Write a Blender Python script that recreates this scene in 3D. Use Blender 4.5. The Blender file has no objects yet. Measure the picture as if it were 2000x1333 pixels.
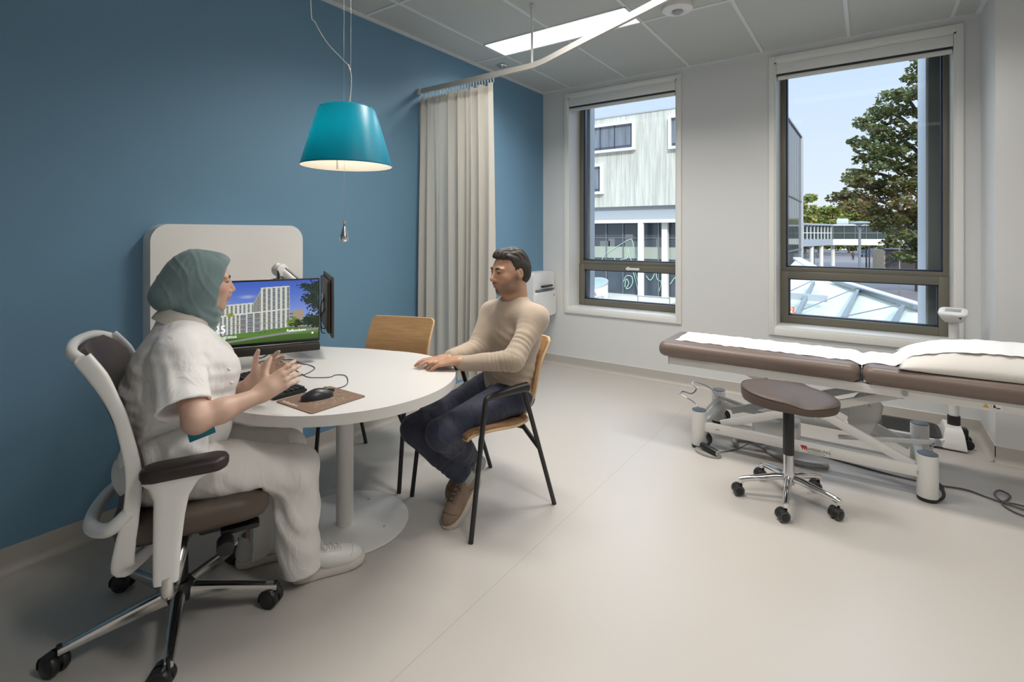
import bpy, bmesh, math, random
import numpy as np
from mathutils import Vector, Matrix, noise
random.seed(7); rng = np.random.default_rng(7)
PI = math.pi
R = math.radians
SC = bpy.context.scene
COL = SC.collection

# ------------------------------------------------------------------ camera
H_CAM, YAW = 1.377, R(34.98)
cd = bpy.data.cameras.new('camera'); cam = bpy.data.objects.new('camera', cd); COL.objects.link(cam)
cam.location = (0, 0, H_CAM); cam.rotation_euler = (PI/2, 0, YAW)
cd.sensor_fit = 'HORIZONTAL'; cd.sensor_width = 36; cd.lens = 36*999/2000
cd.shift_y = -(666.5-457)/2000; cd.clip_start = .05; cd.clip_end = 400
SC.camera = cam
# ------------------------------------------------------------------ world, sun, exposure
SC.view_settings.view_transform = 'Standard'; SC.view_settings.look = 'None'
SC.view_settings.gamma = 1; SC.view_settings.use_curve_mapping = False
SC.view_settings.exposure = 0.12
w = bpy.data.worlds.new('sky'); SC.world = w; w.use_nodes = True
nt = w.node_tree; nt.nodes.clear()
n_out = nt.nodes.new('ShaderNodeOutputWorld'); n_bg = nt.nodes.new('ShaderNodeBackground')
n_tc = nt.nodes.new('ShaderNodeTexCoord'); n_sep = nt.nodes.new('ShaderNodeSeparateXYZ'); n_rmp = nt.nodes.new('ShaderNodeValToRGB')
nt.links.new(n_tc.outputs['Generated'], n_sep.inputs[0]); nt.links.new(n_sep.outputs['Z'], n_rmp.inputs[0])
nt.links.new(n_rmp.outputs[0], n_bg.inputs[0]); nt.links.new(n_bg.outputs[0], n_out.inputs[0])
cr = n_rmp.color_ramp; cr.elements[0].position = 0.0; cr.elements[0].color = (.36, .385, .41, 1)
cr.elements[1].position = 1.0; cr.elements[1].color = (.90, 1.14, 1.5, 1)
e = cr.elements.new(.26); e.color = (.27, .335, .43, 1)
e = cr.elements.new(.40); e.color = (.38, .53, .76, 1)
e = cr.elements.new(.60); e.color = (.82, 1.04, 1.34, 1)
n_bg.inputs[1].default_value = 2.3
sd = bpy.data.lights.new('sun', 'SUN'); sd.energy = 2.9; sd.angle = R(.6); sd.color = (1, .93, .82)
so = bpy.data.objects.new('sun', sd); COL.objects.link(so)
so.rotation_euler = Vector((-.20, .33, -.25)).to_track_quat('-Z', 'Y').to_euler()
SC.cycles.max_bounces = 10; SC.cycles.diffuse_bounces = 5; SC.cycles.transparent_max_bounces = 24
SC.cycles.caustics_reflective = False; SC.cycles.caustics_refractive = False
SC.cycles.sample_clamp_indirect = 6
SC.cycles.use_denoising = True

# recessed ceiling panels, the last added unseen to brighten the left wall: the light they give (their frames and diffusers follow below)
PANELS = [(-2.532, 3.215), (-.732, 3.215), (-.132, .815), (-1.932, 2.015)]
for k, (x0, y0) in enumerate(PANELS):
    ld = bpy.data.lights.new('panel_light', 'AREA'); ld.shape = 'RECTANGLE'; ld.size = 1.17; ld.size_y = .27; ld.energy = (19, 15, 22, 27)[k]; ld.color = (1, .945, .875); ld.spread = R(140)
    lo_ = bpy.data.objects.new('panel_light', ld); COL.objects.link(lo_); lo_.location = (x0+.6, y0+.15, 2.884)

# ------------------------------------------------------------------ materials
def M(name, col, rough=.5, metal=0, spec=.5, noise_s=0, noise_a=0, bump=0, bump_s=200, sheen=0, coat=0, trans=0, emis=None, es=0, wr=0, wr_s=9):
    m = bpy.data.materials.new(name); m.use_nodes = True
    nt = m.node_tree; b = nt.nodes['Principled BSDF']
    b.inputs['Base Color'].default_value = (*col, 1); b.inputs['Roughness'].default_value = rough
    b.inputs['Metallic'].default_value = metal; b.inputs['Specular IOR Level'].default_value = spec
    if sheen: b.inputs['Sheen Weight'].default_value = sheen
    if coat: b.inputs['Coat Weight'].default_value = coat
    if emis: b.inputs['Emission Color'].default_value = (*emis, 1); b.inputs['Emission Strength'].default_value = es
    if noise_a or bump:
        tc = nt.nodes.new('ShaderNodeTexCoord')
    if noise_a:
        n = nt.nodes.new('ShaderNodeTexNoise'); n.inputs['Scale'].default_value = noise_s; n.inputs['Detail'].default_value = 4
        mx = nt.nodes.new('ShaderNodeMix'); mx.data_type = 'RGBA'
        mx.inputs[6].default_value = (*[c*(1-noise_a) for c in col], 1); mx.inputs[7].default_value = (*[min(1, c*(1+noise_a)) for c in col], 1)
        nt.links.new(tc.outputs['Object'], n.inputs['Vector']); nt.links.new(n.outputs['Fac'], mx.inputs[0])
        nt.links.new(mx.outputs[2], b.inputs['Base Color'])
    if bump:
        n2 = nt.nodes.new('ShaderNodeTexNoise'); n2.inputs['Scale'].default_value = bump_s; n2.inputs['Detail'].default_value = 3
        bp = nt.nodes.new('ShaderNodeBump'); bp.inputs['Strength'].default_value = bump; bp.inputs['Distance'].default_value = .002
        nt.links.new(tc.outputs['Object'], n2.inputs['Vector']); nt.links.new(n2.outputs['Fac'], bp.inputs['Height'])
        nt.links.new(bp.outputs[0], b.inputs['Normal'])
    if wr:
        tw = nt.nodes.new('ShaderNodeTexCoord'); n3 = nt.nodes.new('ShaderNodeTexNoise'); n3.inputs['Scale'].default_value = wr_s; n3.inputs['Detail'].default_value = 3; n3.inputs['Distortion'].default_value = 1.6; n3.inputs['Roughness'].default_value = .45
        mp = nt.nodes.new('ShaderNodeMapping'); mp.inputs['Scale'].default_value = (1.3, 1.3, .7); nt.links.new(tw.outputs['Object'], mp.inputs[0]); nt.links.new(mp.outputs[0], n3.inputs['Vector'])
        b3 = nt.nodes.new('ShaderNodeBump'); b3.inputs['Strength'].default_value = wr; b3.inputs['Distance'].default_value = .02; nt.links.new(n3.outputs['Fac'], b3.inputs['Height'])
        if bump: nt.links.new(bp.outputs[0], b3.inputs['Normal'])
        nt.links.new(b3.outputs[0], b.inputs['Normal'])
    return m
def s2l(r, g, b):
    f = lambda c: (c/255/12.92) if c <= 10 else ((c/255+.055)/1.055)**2.4
    return (f(r), f(g), f(b))
def glass_mat(name, tint=(1, 1, 1), ior=1.45, rough=0, gloss=1.0):
    m = bpy.data.materials.new(name); m.use_nodes = True; nt = m.node_tree; nt.nodes.clear()
    o = nt.nodes.new('ShaderNodeOutputMaterial'); mx = nt.nodes.new('ShaderNodeMixShader')
    t = nt.nodes.new('ShaderNodeBsdfTransparent'); t.inputs[0].default_value = (*tint, 1)
    g = nt.nodes.new('ShaderNodeBsdfGlossy'); g.inputs['Roughness'].default_value = rough; g.inputs[0].default_value = (gloss, gloss, gloss, 1)
    f = nt.nodes.new('ShaderNodeFresnel'); f.inputs[0].default_value = ior
    nt.links.new(f.outputs[0], mx.inputs[0]); nt.links.new(t.outputs[0], mx.inputs[1]); nt.links.new(g.outputs[0], mx.inputs[2])
    nt.links.new(mx.outputs[0], o.inputs[0]); return m
def translucent_mat(name, col, fac=.4, rough=.9, tcol=None):
    m = bpy.data.materials.new(name); m.use_nodes = True; nt = m.node_tree
    b = nt.nodes['Principled BSDF']; b.inputs['Base Color'].default_value = (*col, 1); b.inputs['Roughness'].default_value = rough
    o = nt.nodes['Material Output']; mx = nt.nodes.new('ShaderNodeMixShader'); t = nt.nodes.new('ShaderNodeBsdfTranslucent')
    t.inputs[0].default_value = (*(tcol or col), 1); mx.inputs[0].default_value = fac
    nt.links.new(b.outputs[0], mx.inputs[1]); nt.links.new(t.outputs[0], mx.inputs[2]); nt.links.new(mx.outputs[0], o.inputs[0]); return m
def wave_mat(name, c1, c2, scale, dist=2, rough=.5, rot=(0, 0, 0), stretch=(1, 1, 1), detail=3):
    m = M(name, c1, rough); nt = m.node_tree; b = nt.nodes['Principled BSDF']
    tc = nt.nodes.new('ShaderNodeTexCoord'); mp = nt.nodes.new('ShaderNodeMapping'); n = nt.nodes.new('ShaderNodeTexNoise')
    mp.inputs['Scale'].default_value = stretch; mp.inputs['Rotation'].default_value = rot
    n.inputs['Scale'].default_value = scale; n.inputs['Detail'].default_value = detail; n.inputs['Distortion'].default_value = dist
    mx = nt.nodes.new('ShaderNodeMix'); mx.data_type = 'RGBA'; mx.inputs[6].default_value = (*c1, 1); mx.inputs[7].default_value = (*c2, 1)
    rm = nt.nodes.new('ShaderNodeMapRange'); rm.inputs[1].default_value = .3; rm.inputs[2].default_value = .7
    nt.links.new(tc.outputs['Object'], mp.inputs[0]); nt.links.new(mp.outputs[0], n.inputs['Vector']); nt.links.new(n.outputs['Fac'], rm.inputs[0])
    nt.links.new(rm.outputs[0], mx.inputs[0]); nt.links.new(mx.outputs[2], b.inputs['Base Color']); return m

m_blue = M('blue_wall_paint', (.15, .295, .43), .55, noise_s=1.5, noise_a=.03, bump=.08, bump_s=400)
m_white = M('white_wall_paint', (.70, .705, .705), .6, bump=.06, bump_s=350)
m_ceil = M('ceiling_tile', (.54, .565, .545), .85, noise_s=300, noise_a=.03)
m_grid = M('ceiling_grid_metal', (.72, .74, .75), .5)
m_case = M('white_casing', (.82, .82, .79), .4)
m_floor = M('linoleum_floor', (.505, .478, .448), .34, noise_s=260, noise_a=.045, spec=.4)
m_cove = M('linoleum_cove', (.49, .46, .425), .42, noise_s=260, noise_a=.045)
m_frame = M('olive_grey_aluminium', (.19, .18, .145), .42, .25)
m_gasket = M('dark_blue_gasket', (.03, .045, .08), .4)
m_glass = glass_mat('window_glass', (.97, .985, .985), 1.19)
m_lamp = M('panel_light', (1, 1, 1), .5, emis=(1, .97, .93), es=1.6)
m_wplas = M('white_plastic', (.80, .80, .79), .38); m_board2 = M('white_wall_board', (.84, .83, .81), .4); m_railp = M('beige_rail_paint', (.50, .485, .455), .45)
m_wpaint = M('white_powder_coat', (.72, .71, .69), .35)
m_table = M('white_laminate', (.68, .67, .655), .34)
m_gplas = M('grey_plastic', (.36, .37, .38), .45)
m_bgrey = M('blue_grey_cap', (.13, .16, .2), .45)
m_black = M('black_plastic', (.012, .012, .013), .38)
m_dark = M('dark_metal_tube', (.028, .028, .03), .38, .3)
m_rub = M('dark_rubber', (.03, .03, .032), .6)
m_chrome = M('chrome', (.78, .78, .79), .09, 1)
m_alu = M('polished_aluminium', (.66, .65, .63), .2, 1)
m_brown = M('brown_upholstery', (.092, .067, .053), .5, bump=.1, bump_s=700)
m_taupe = M('taupe_vinyl', (.175, .13, .11), .38, bump=.05, bump_s=500)
m_paper = M('paper_sheet', (.88, .89, .9), .8, bump=.12, bump_s=40)
m_linen = M('pillow_linen', (.76, .73, .69), .85, bump=.1, bump_s=60)
m_oak = wave_mat('oak_veneer', (.34, .195, .09), (.43, .265, .13), 5, 1.2, .42, stretch=(1.2, 1, 14))
m_oakdark = wave_mat('oak_veneer_shell', (.25, .135, .07), (.34, .2, .11), 5, 1.2, .42, stretch=(1.2, 14, 1.2))
m_ply = M('plywood_edge', (.62, .44, .25), .5, noise_s=90, noise_a=.15)
m_cable = M('grey_cable', (.1, .1, .1), .5)
m_red = M('red_print', (.6, .03, .03), .5)
m_print = M('dark_print', (.03, .03, .035), .5)
m_wprint = M('white_print', (.85, .85, .85), .5)

# ------------------------------------------------------------------ mesh helpers
class MB:
    def __init__(s): s.bm = bmesh.new()
    def _x(s, vs, m):
        if m is not None: bmesh.ops.transform(s.bm, matrix=m, verts=vs)
    def box(s, c, d, m=None, bev=0, seg=2):
        t = bmesh.new(); bmesh.ops.create_cube(t, size=1)
        bmesh.ops.scale(t, vec=d, verts=t.verts)
        if bev: bmesh.ops.bevel(t, geom=t.edges[:], offset=min(bev, min(d)*.49), segments=seg, profile=.5, affect='EDGES')
        bmesh.ops.translate(t, vec=c, verts=t.verts); s.merge(t, m); return s
    def bb(s, lo, hi, m=None, bev=0, seg=2):
        return s.box([(a+b)/2 for a, b in zip(lo, hi)], [abs(b-a) for a, b in zip(lo, hi)], m, bev, seg)
    def merge(s, t, m=None):
        if m is not None: bmesh.ops.transform(t, matrix=m, verts=t.verts)
        me = bpy.data.meshes.new('tmp'); t.to_mesh(me); s.bm.from_mesh(me); bpy.data.meshes.remove(me); t.free(); return s
    def ring(s, pts): return [s.bm.verts.new(p) for p in pts]
    def loft(s, rings, closed=True, cap=True):
        rs = [s.ring(r) for r in rings]; n = len(rs[0])
        for a, b in zip(rs, rs[1:]):
            for i in range(n if closed else n-1):
                j = (i+1) % n
                try: s.bm.faces.new((a[i], a[j], b[j], b[i]))
                except ValueError: pass
        if cap and closed:
            s.bm.faces.new(rs[0][::-1]); s.bm.faces.new(rs[-1])
        return s
    def tube(s, pts, r, n=12, closed=False, cap=True):
        pts = [Vector(p) for p in pts]; N = len(pts)
        rr = r if hasattr(r, '__len__') else [r]*N
        rings = []; up = None
        for i, p in enumerate(pts):
            if closed: t = pts[(i+1) % N]-pts[i-1]
            else: t = pts[min(i+1, N-1)]-pts[max(i-1, 0)]
            t.normalize()
            if up is None:
                up = Vector((0, 0, 1)) if abs(t.z) < .9 else Vector((1, 0, 0))
            a = t.cross(up); a.normalize(); b = a.cross(t); up = b
            rings.append([p+a*rr[i]*math.cos(2*PI*k/n)+b*rr[i]*math.sin(2*PI*k/n) for k in range(n)])
        if closed: rings.append(rings[0])
        return s.loft(rings, True, cap and not closed)
    def cyl(s, a, b, r, r2=None, n=24, bev=0):
        a = Vector(a); b = Vector(b); r2 = r if r2 is None else r2
        if not bev: return s.tube([a, b], [r, r2], n)
        t = (b-a).normalized()
        return s.tube([a, a+t*bev*.3, a+t*bev, b-t*bev, b-t*bev*.3, b], [r-bev, r-bev*.25, r, r2, r2-bev*.25, r2-bev], n)
    def lathe(s, prof, c=(0, 0, 0), n=32, m=None, cap=True):
        t = MB(); rings = [[(c[0]+max(r, 1e-4)*math.cos(2*PI*k/n), c[1]+max(r, 1e-4)*math.sin(2*PI*k/n), c[2]+z) for k in range(n)] for r, z in prof]
        t.loft(rings, True, cap); return s.merge(t.bm, m)
    def prism(s, outline, z0, z1, m=None, bev=0, seg=2):
        t = bmesh.new(); vs = [t.verts.new((x, y, z0)) for x, y in outline]; f = t.faces.new(vs)
        ex = bmesh.ops.extrude_face_region(t, geom=[f]); bmesh.ops.translate(t, vec=(0, 0, z1-z0), verts=[v for v in ex['geom'] if isinstance(v, bmesh.types.BMVert)])
        bmesh.ops.recalc_face_normals(t, faces=t.faces)
        if bev:
            es = [e for e in t.edges if abs(e.verts[0].co.z-e.verts[1].co.z) < 1e-6]
            bmesh.ops.bevel(t, geom=es, offset=bev, segments=seg, profile=.5, affect='EDGES')
        return s.merge(t, m)
    def ell(s, c, r, m=None, u=20, v=12):
        t = bmesh.new(); bmesh.ops.create_uvsphere(t, u_segments=u, v_segments=v, radius=1)
        bmesh.ops.scale(t, vec=r, verts=t.verts); bmesh.ops.translate(t, vec=c, verts=t.verts); return s.merge(t, m)
    def quad(s, a, b, c, d): s.bm.faces.new([s.bm.verts.new(p) for p in (a, b, c, d)]); return s
    def sheet(s, fn, nu, nv, th=0):
        g = [[Vector(fn(i/(nu-1), j/(nv-1))) for j in range(nv)] for i in range(nu)]
        def lay(g):
            vs = [[s.bm.verts.new(p) for p in r] for r in g]
            for i in range(nu-1):
                for j in range(nv-1): s.bm.faces.new((vs[i][j], vs[i+1][j], vs[i+1][j+1], vs[i][j+1]))
            return vs
        A = lay(g)
        if th:
            nrm = [[None]*nv for _ in range(nu)]
            for i in range(nu):
                for j in range(nv):
                    a = g[min(i+1, nu-1)][j]-g[max(i-1, 0)][j]; b = g[i][min(j+1, nv-1)]-g[i][max(j-1, 0)]
                    nrm[i][j] = a.cross(b).normalized()
            B = lay([[g[i][j]-nrm[i][j]*th for j in range(nv)] for i in range(nu)])
            per = [(i, 0) for i in range(nu)]+[(nu-1, j) for j in range(1, nv)]+[(i, nv-1) for i in range(nu-2, -1, -1)]+[(0, j) for j in range(nv-2, 0, -1)]
            for p, q in zip(per, per[1:]+per[:1]):
                s.bm.faces.new((A[p[0]][p[1]], A[q[0]][q[1]], B[q[0]][q[1]], B[p[0]][p[1]]))
        return s
    def mesh(s, name, recalc=True):
        if recalc: bmesh.ops.recalc_face_normals(s.bm, faces=s.bm.faces)
        me = bpy.data.meshes.new(name); s.bm.to_mesh(me); s.bm.free(); return me

def set_tags(o, label=None, cat=None, group=None, kind=None):
    if label: o['label'] = label
    if cat: o['category'] = cat
    if group: o['group'] = group
    if kind: o['kind'] = kind
    return o
def mat4(loc, rz=0): return Matrix.Translation(Vector(loc)) @ Matrix.Rotation(rz, 4, 'Z')
def thing(name, label, cat, loc=(0, 0, 0), rz=0, group=None):
    o = bpy.data.objects.new(name, None); COL.objects.link(o); o.empty_display_size = .1
    o.location = loc; o.rotation_euler = (0, 0, rz)
    return set_tags(o, label, cat, group)
def obj(name, mb, mat, parent=None, world=False, smooth=35, label=None):
    me = mb if isinstance(mb, bpy.types.Mesh) else mb.mesh(name)
    if smooth:
        me.shade_smooth()
        if smooth < 180: me.set_sharp_from_angle(angle=R(smooth))
    for mm in (mat if isinstance(mat, (list, tuple)) else [mat]): me.materials.append(mm)
    o = bpy.data.objects.new(name, me); COL.objects.link(o)
    if parent is not None:
        if world:
            p = parent; mats = []
            while p is not None: mats.append(mat4(p.location, p.rotation_euler.z)); p = p.parent
            T = Matrix.Identity(4)
            for q in mats: T = q @ T
            me.transform(T.inverted())
        o.parent = parent
    if label: o['label'] = label
    return o
def struct(name, mb, mat, smooth=30):
    return set_tags(obj(name, mb, mat, None, smooth=smooth), kind='structure')
def dup(o, loc, rz, label=None, group=None):
    def cp(s, par):
        c = s.copy(); COL.objects.link(c)
        if par is not None: c.parent = par
        for ch in list(s.children): cp(ch, c)
        return c
    r = cp(o, None); r.location = loc; r.rotation_euler = (0, 0, rz)
    set_tags(r, label, None, group); return r
def text_mesh(txt, size, thick=0.0004, align='LEFT', space=1):
    c = bpy.data.curves.new('t', 'FONT'); c.body = txt; c.size = size; c.extrude = thick; c.align_x = align; c.space_character = space
    o = bpy.data.objects.new('t', c); COL.objects.link(o)
    dg = bpy.context.evaluated_depsgraph_get(); me = bpy.data.meshes.new_from_object(o.evaluated_get(dg))
    bpy.data.objects.remove(o); bpy.data.curves.remove(c); return me
def text_obj(name, txt, size, mat, parent, m, align='LEFT', space=1, bold=0):
    me = text_mesh(txt, size, .0004, align, space); me.transform(m)
    return obj(name, me, mat, parent, True, smooth=0)
def frame_m(o, x, y, z=None):
    x = Vector(x).normalized(); y = Vector(y); z = x.cross(y).normalized(); y = z.cross(x)
    return Matrix(((x.x, y.x, z.x, o[0]), (x.y, y.y, z.y, o[1]), (x.z, y.z, z.z, o[2]), (0, 0, 0, 1)))
def bez(pts, n=10, closed=False):
    P = [Vector(p) for p in pts]; out = []; N = len(P)
    for i in range(N if closed else N-1):
        if closed: a, b, c, d = P[i-1], P[i], P[(i+1) % N], P[(i+2) % N]
        else: a, b, c, d = P[max(i-1, 0)], P[i], P[i+1], P[min(i+2, N-1)]
        for k in range(n):
            t = k/n
            out.append(.5*((2*b)+(c-a)*t+(2*a-5*b+4*c-d)*t*t+(3*b-a-3*c+d)*t**3))
    if not closed: out.append(P[-1])
    return out
def rrect(w, h, r, n=6):
    o = []
    for cx, cy, a in ((w/2-r, h/2-r, 0), (-w/2+r, h/2-r, 90), (-w/2+r, -h/2+r, 180), (w/2-r, -h/2+r, 270)):
        for k in range(n+1): o.append((cx+r*math.cos(R(a+90*k/n)), cy+r*math.sin(R(a+90*k/n))))
    return o
# a point given as direction in the picture and distance along the view axis (room survey)
FW = Vector((-math.sin(YAW), math.cos(YAW), 0)); RT = Vector((math.cos(YAW), math.sin(YAW), 0))
def at(u, v, d): return Vector((0, 0, H_CAM))+(FW+RT*((u-1000)/999)+Vector((0, 0, (457-v)/999)))*d
def on_z(u, v, z=0): return at(u, v, (z-H_CAM)*999/(457-v))
# ================================================================== ROOM
HR = 2.886; XL = -2.88; YB = 4.70; XR = 1.75; YF = -1.9; XP = .62; YP = 4.19; XG = .468
# floor material: welded seams every two metres
def seam(m):
    nt = m.node_tree; b = nt.nodes['Principled BSDF']; src = b.inputs['Base Color'].links[0].from_socket
    tc = nt.nodes.new('ShaderNodeTexCoord'); sp = nt.nodes.new('ShaderNodeSeparateXYZ'); nt.links.new(tc.outputs['Object'], sp.inputs[0])
    a = nt.nodes.new('ShaderNodeMath'); a.operation = 'ADD'; a.inputs[1].default_value = 1.205; nt.links.new(sp.outputs['X'], a.inputs[0])
    b2 = nt.nodes.new('ShaderNodeMath'); b2.operation = 'ABSOLUTE'; nt.links.new(a.outputs[0], b2.inputs[0])
    c = nt.nodes.new('ShaderNodeMath'); c.operation = 'LESS_THAN'; c.inputs[1].default_value = .0016; nt.links.new(b2.outputs[0], c.inputs[0])
    mx = nt.nodes.new('ShaderNodeMix'); mx.data_type = 'RGBA'; nt.links.new(c.outputs[0], mx.inputs[0]); nt.links.new(src, mx.inputs[6])
    mx.inputs[7].default_value = (.40, .37, .32, 1); nt.links.new(mx.outputs[2], b.inputs['Base Color'])
seam(m_floor)
struct('floor', MB().bb((XL-.1, YF-.1, -.12), (XR+.1, YB+.42, 0)), m_floor)
struct('wall_left', MB().bb((XL-.12, YF-.1, -.12), (XL, YB+.42, HR+.2)), m_blue)
HB = YB+.40   # outer face of the window wall
W = [dict(o=(-2.613, -1.405, .556, 2.832), i=(-2.578, -1.447, .603, 2.792)), dict(o=(-.686, .532, .545, 2.836), i=(-.644, .492, .603, 2.786))]
wb = MB()
xs = [XL, W[0]['i'][0], W[0]['i'][1], W[1]['i'][0], W[1]['i'][1], XP+.1]
for k in range(5):
    a, b = xs[k], xs[k+1]
    if k in (1, 3):
        i = W[k//2]['i']; wb.bb((a, YB, -.12), (b, HB, i[2])); wb.bb((a, YB, i[3]), (b, HB, HR+.2))
    else: wb.bb((a, YB, -.12), (b, HB, HR+.2))
struct('wall_back', wb, m_white)
struct('wall_right', MB().prism([(XP, YB), (XP, YP), (XR, YP), (XR, YF), (XR+.12, YF-.1), (XR+.12, HB), (XP, HB)], -.12, HR+.2), m_white)
struct('wall_front', MB().bb((XL-.1, YF-.12, -.12), (XR+.12, YF, HR+.2)), m_white)
# ceiling: tiles with visible grid
cl = MB(); cl.bb((XL-.1, YF-.1, HR+.006), (XR+.1, HB, HR+.2)); struct('ceiling', cl, m_ceil)
gx = [-2.532+.6*k for k in range(6)]; gy = [YB-1.18-1.2*k for k in range(6)]
g = MB()
for x in gx: g.bb((x-.012, YF, HR), (x+.012, YB-.0, HR+.008))
for y in gy: g.bb((XL, y-.012, HR), (XG, y+.012, HR+.0075))
struct('trim_1', g, m_grid)
sh = MB()
sh.bb((XL, YF, HR-.012), (XL+.022, YB, HR+.006)); sh.bb((XL, YB-.02, HR-.006), (XP, YB, HR+.006))
sh.bb((XP-.03, YP, HR-.004), (XP, YB, HR+.006))
struct('trim_2', sh, m_grid)
# coved skirting
def cove(p, q, n, name):
    p = Vector(p); q = Vector(q); n = Vector(n).normalized(); d = (q-p)
    prof = [(.0, .10), (.004, .10)]+[(.004+.03*(1-math.cos(R(a))), .034-.034*math.sin(R(a))+.0006) for a in (0, 15, 30, 45, 60, 75, 90)]+[(0, 0)]
    b = MB(); b.loft([[p+n*o+Vector((0, 0, z)) for o, z in prof], [q+n*o+Vector((0, 0, z)) for o, z in prof]])
    struct(name, b, m_cove)
cove((XL, YF, 0), (XL, YB, 0), (1, 0, 0), 'baseboard_left')
cove((XL, YB, 0), (XP, YB, 0), (0, -1, 0), 'baseboard_back')
cove((XP, YB, 0), (XP, YP-.004, 0), (-1, 0, 0), 'baseboard_right')
cove((XP-.004, YP, 0), (XR, YP, 0), (0, -1, 0), 'baseboard_return')
cv = MB().bb((XL+.0, YB-.0042, .1), (XP, YB, .1025)); struct('trim_3', cv, m_case)
# windows
def frame_rect(b, x0, x1, z0, z1, wd, y0, y1, wl=None, wr=None, wt=None, wbm=None, bev=.002):
    wl = wl or wd; wr = wr or wd; wt = wt or wd; wbm = wbm or wd
    b.bb((x0, y0, z0), (x0+wl, y1, z1), None, bev); b.bb((x1-wr, y0, z0), (x1, y1, z1), None, bev)
    b.bb((x0+wl, y0, z1-wt), (x1-wr, y1, z1), None, bev); b.bb((x0+wl, y0, z0), (x1-wr, y1, z0+wbm), None, bev)
def window(n, w, handle):
    o, i = w['o'], w['i']; x0, x1, z0, z1 = i
    r = bpy.data.objects.new('window_%d' % n, None); COL.objects.link(r); r.location = ((x0+x1)/2, YB, z0); r['kind'] = 'structure'
    b = MB(); frame_rect(b, o[0], o[1], o[2], o[3], .045, YB-.018, YB, x0-o[0], o[1]-x1, o[3]-z1, z0-o[2])
    obj('casing', b, m_case, r, True)
    b = MB(); t = .012
    b.bb((x0-.002, YB-.005, z0), (x0+t, 4.945, z1)); b.bb((x1-t, YB-.005, z0), (x1+.002, 4.945, z1)); b.bb((x0, YB-.005, z1-t), (x1, 4.945, z1+.002))
    obj('reveal', b, m_case, r, True)
    obj('sill', MB().bb((x0-.002, YB-.006, z0-.003), (x1+.002, 4.945, z0+.014), None, .002), m_case, r, True)
    yf = 4.94; zt = 1.045
    b = MB(); frame_rect(b, x0, x1, z0+.0, z1, .05, yf, yf+.09, .054, .048)
    b.bb((x0+.05, yf, zt), (x1-.046, yf+.09, zt+.048), None, .002)
    obj('frame', b, m_frame, r, True)
    s = obj('sash', MB(), m_frame, r); bpy.data.objects.remove(s)
    b = MB(); frame_rect(b, x0+.012, x1-.012, z0+.016, zt+.012, .062, yf-.016, yf+.07, bev=.003)
    sash = obj('lower_sash', b, m_frame, r, True)
    b = MB(); frame_rect(b, x0+.054, x1-.048, zt+.048, z1-.05, .011, yf+.02, yf+.075); obj('gasket', b, m_gasket, r, True)
    b = MB(); frame_rect(b, x0+.074, x1-.074, z0+.078, zt-.05, .009, yf+.01, yf+.065); obj('gasket', b, m_gasket, sash, True)
    obj('pane', MB().bb((x0+.06, yf+.05, zt+.055), (x1-.055, yf+.054, z1-.055)), m_glass, r, True)
    obj('pane', MB().bb((x0+.076, yf+.04, z0+.08), (x1-.076, yf+.044, zt-.052)), m_glass, sash, True)
    if handle is not None:
        b = MB(); hx = handle; hz = zt-.022; b.cyl((hx, yf-.016, hz), (hx, yf-.03, hz), .019, n=20, bev=.004); b.cyl((hx, yf-.03, hz), (hx, yf-.06, hz), .009)
        b.box((hx+.062, yf-.062, hz), (.142, .014, .024), None, .006, 3); obj('window_handle', b, m_wplas, r, True, label='pale tilt handle on the transom')
    return r
window(1, W[0], -2.005); window(2, W[1], None)
def blind(w, label):
    x0, x1, z0, z1 = w['i']
    r = thing('roller_blind', label, 'blind', ((x0+x1)/2, YB+.05, z1), 0, 'rolled up window blinds')
    b = MB(); b.bb((x0+.014, YB-.008, z1-.096), (x1-.014, YB+.085, z1-.013), None, .004); obj('cassette', b, m_wplas, r, True)
    obj('slot', MB().bb((x0+.02, YB-.004, z1-.112), (x1-.02, YB+.08, z1-.0965)), m_print, r, True)
    b = MB(); b.bb((x0+.024, YB+.002, z1-.146), (x1-.02, YB+.016, z1-.1115), None, .003); obj('bottom_bar', b, m_case, r, True)
    if x0 > -1:
        p = [Vector((x1-.022, YB+.03, z1-.13-.012*k)) for k in range(82)]
        b = MB(); b.tube([p[0], p[-1]], .0012, 6)
        for q in p: b.ell(q, (.003, .003, .003), None, 6, 4)
        obj('bead_chain', b, m_wplas, r, True)
blind(W[0], 'white roller blind rolled up over the narrower left window by the curtain'); blind(W[1], 'white roller blind rolled up over the right window, with a bead chain')
# ceiling light panels
def panel(x0, y0, label, lit=True):
    r = thing('ceiling_light', label, 'light', (x0+.6, y0+.15, HR), 0, 'recessed ceiling light panels')
    b = MB(); frame_rect_h = ((x0, y0), (x0+1.2, y0+.3))
    for a, c in (((x0, y0), (x0+1.2, y0+.01)), ((x0, y0+.29), (x0+1.2, y0+.3)), ((x0, y0), (x0+.01, y0+.3)), ((x0+1.19, y0), (x0+1.2, y0+.3))):
        b.bb((*a, HR-.003), (*c, HR+.006))
    obj('panel_frame', b, m_grid, r, True); obj('diffuser', MB().bb((x0+.01, y0+.01, HR-.001), (x0+1.19, y0+.29, HR+.005)), m_lamp, r, True)
panel(-2.532, 3.215, 'bright rectangular ceiling light panel beside the curtain rail')
panel(-.732, 3.215, 'ceiling light panel just above the frame, right of the round detector')
panel(-.132, .815, 'ceiling light panel over the front of the room'); panel(-1.932, 2.015, 'unseen ceiling light panel added above the frame to brighten the table end')
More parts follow.
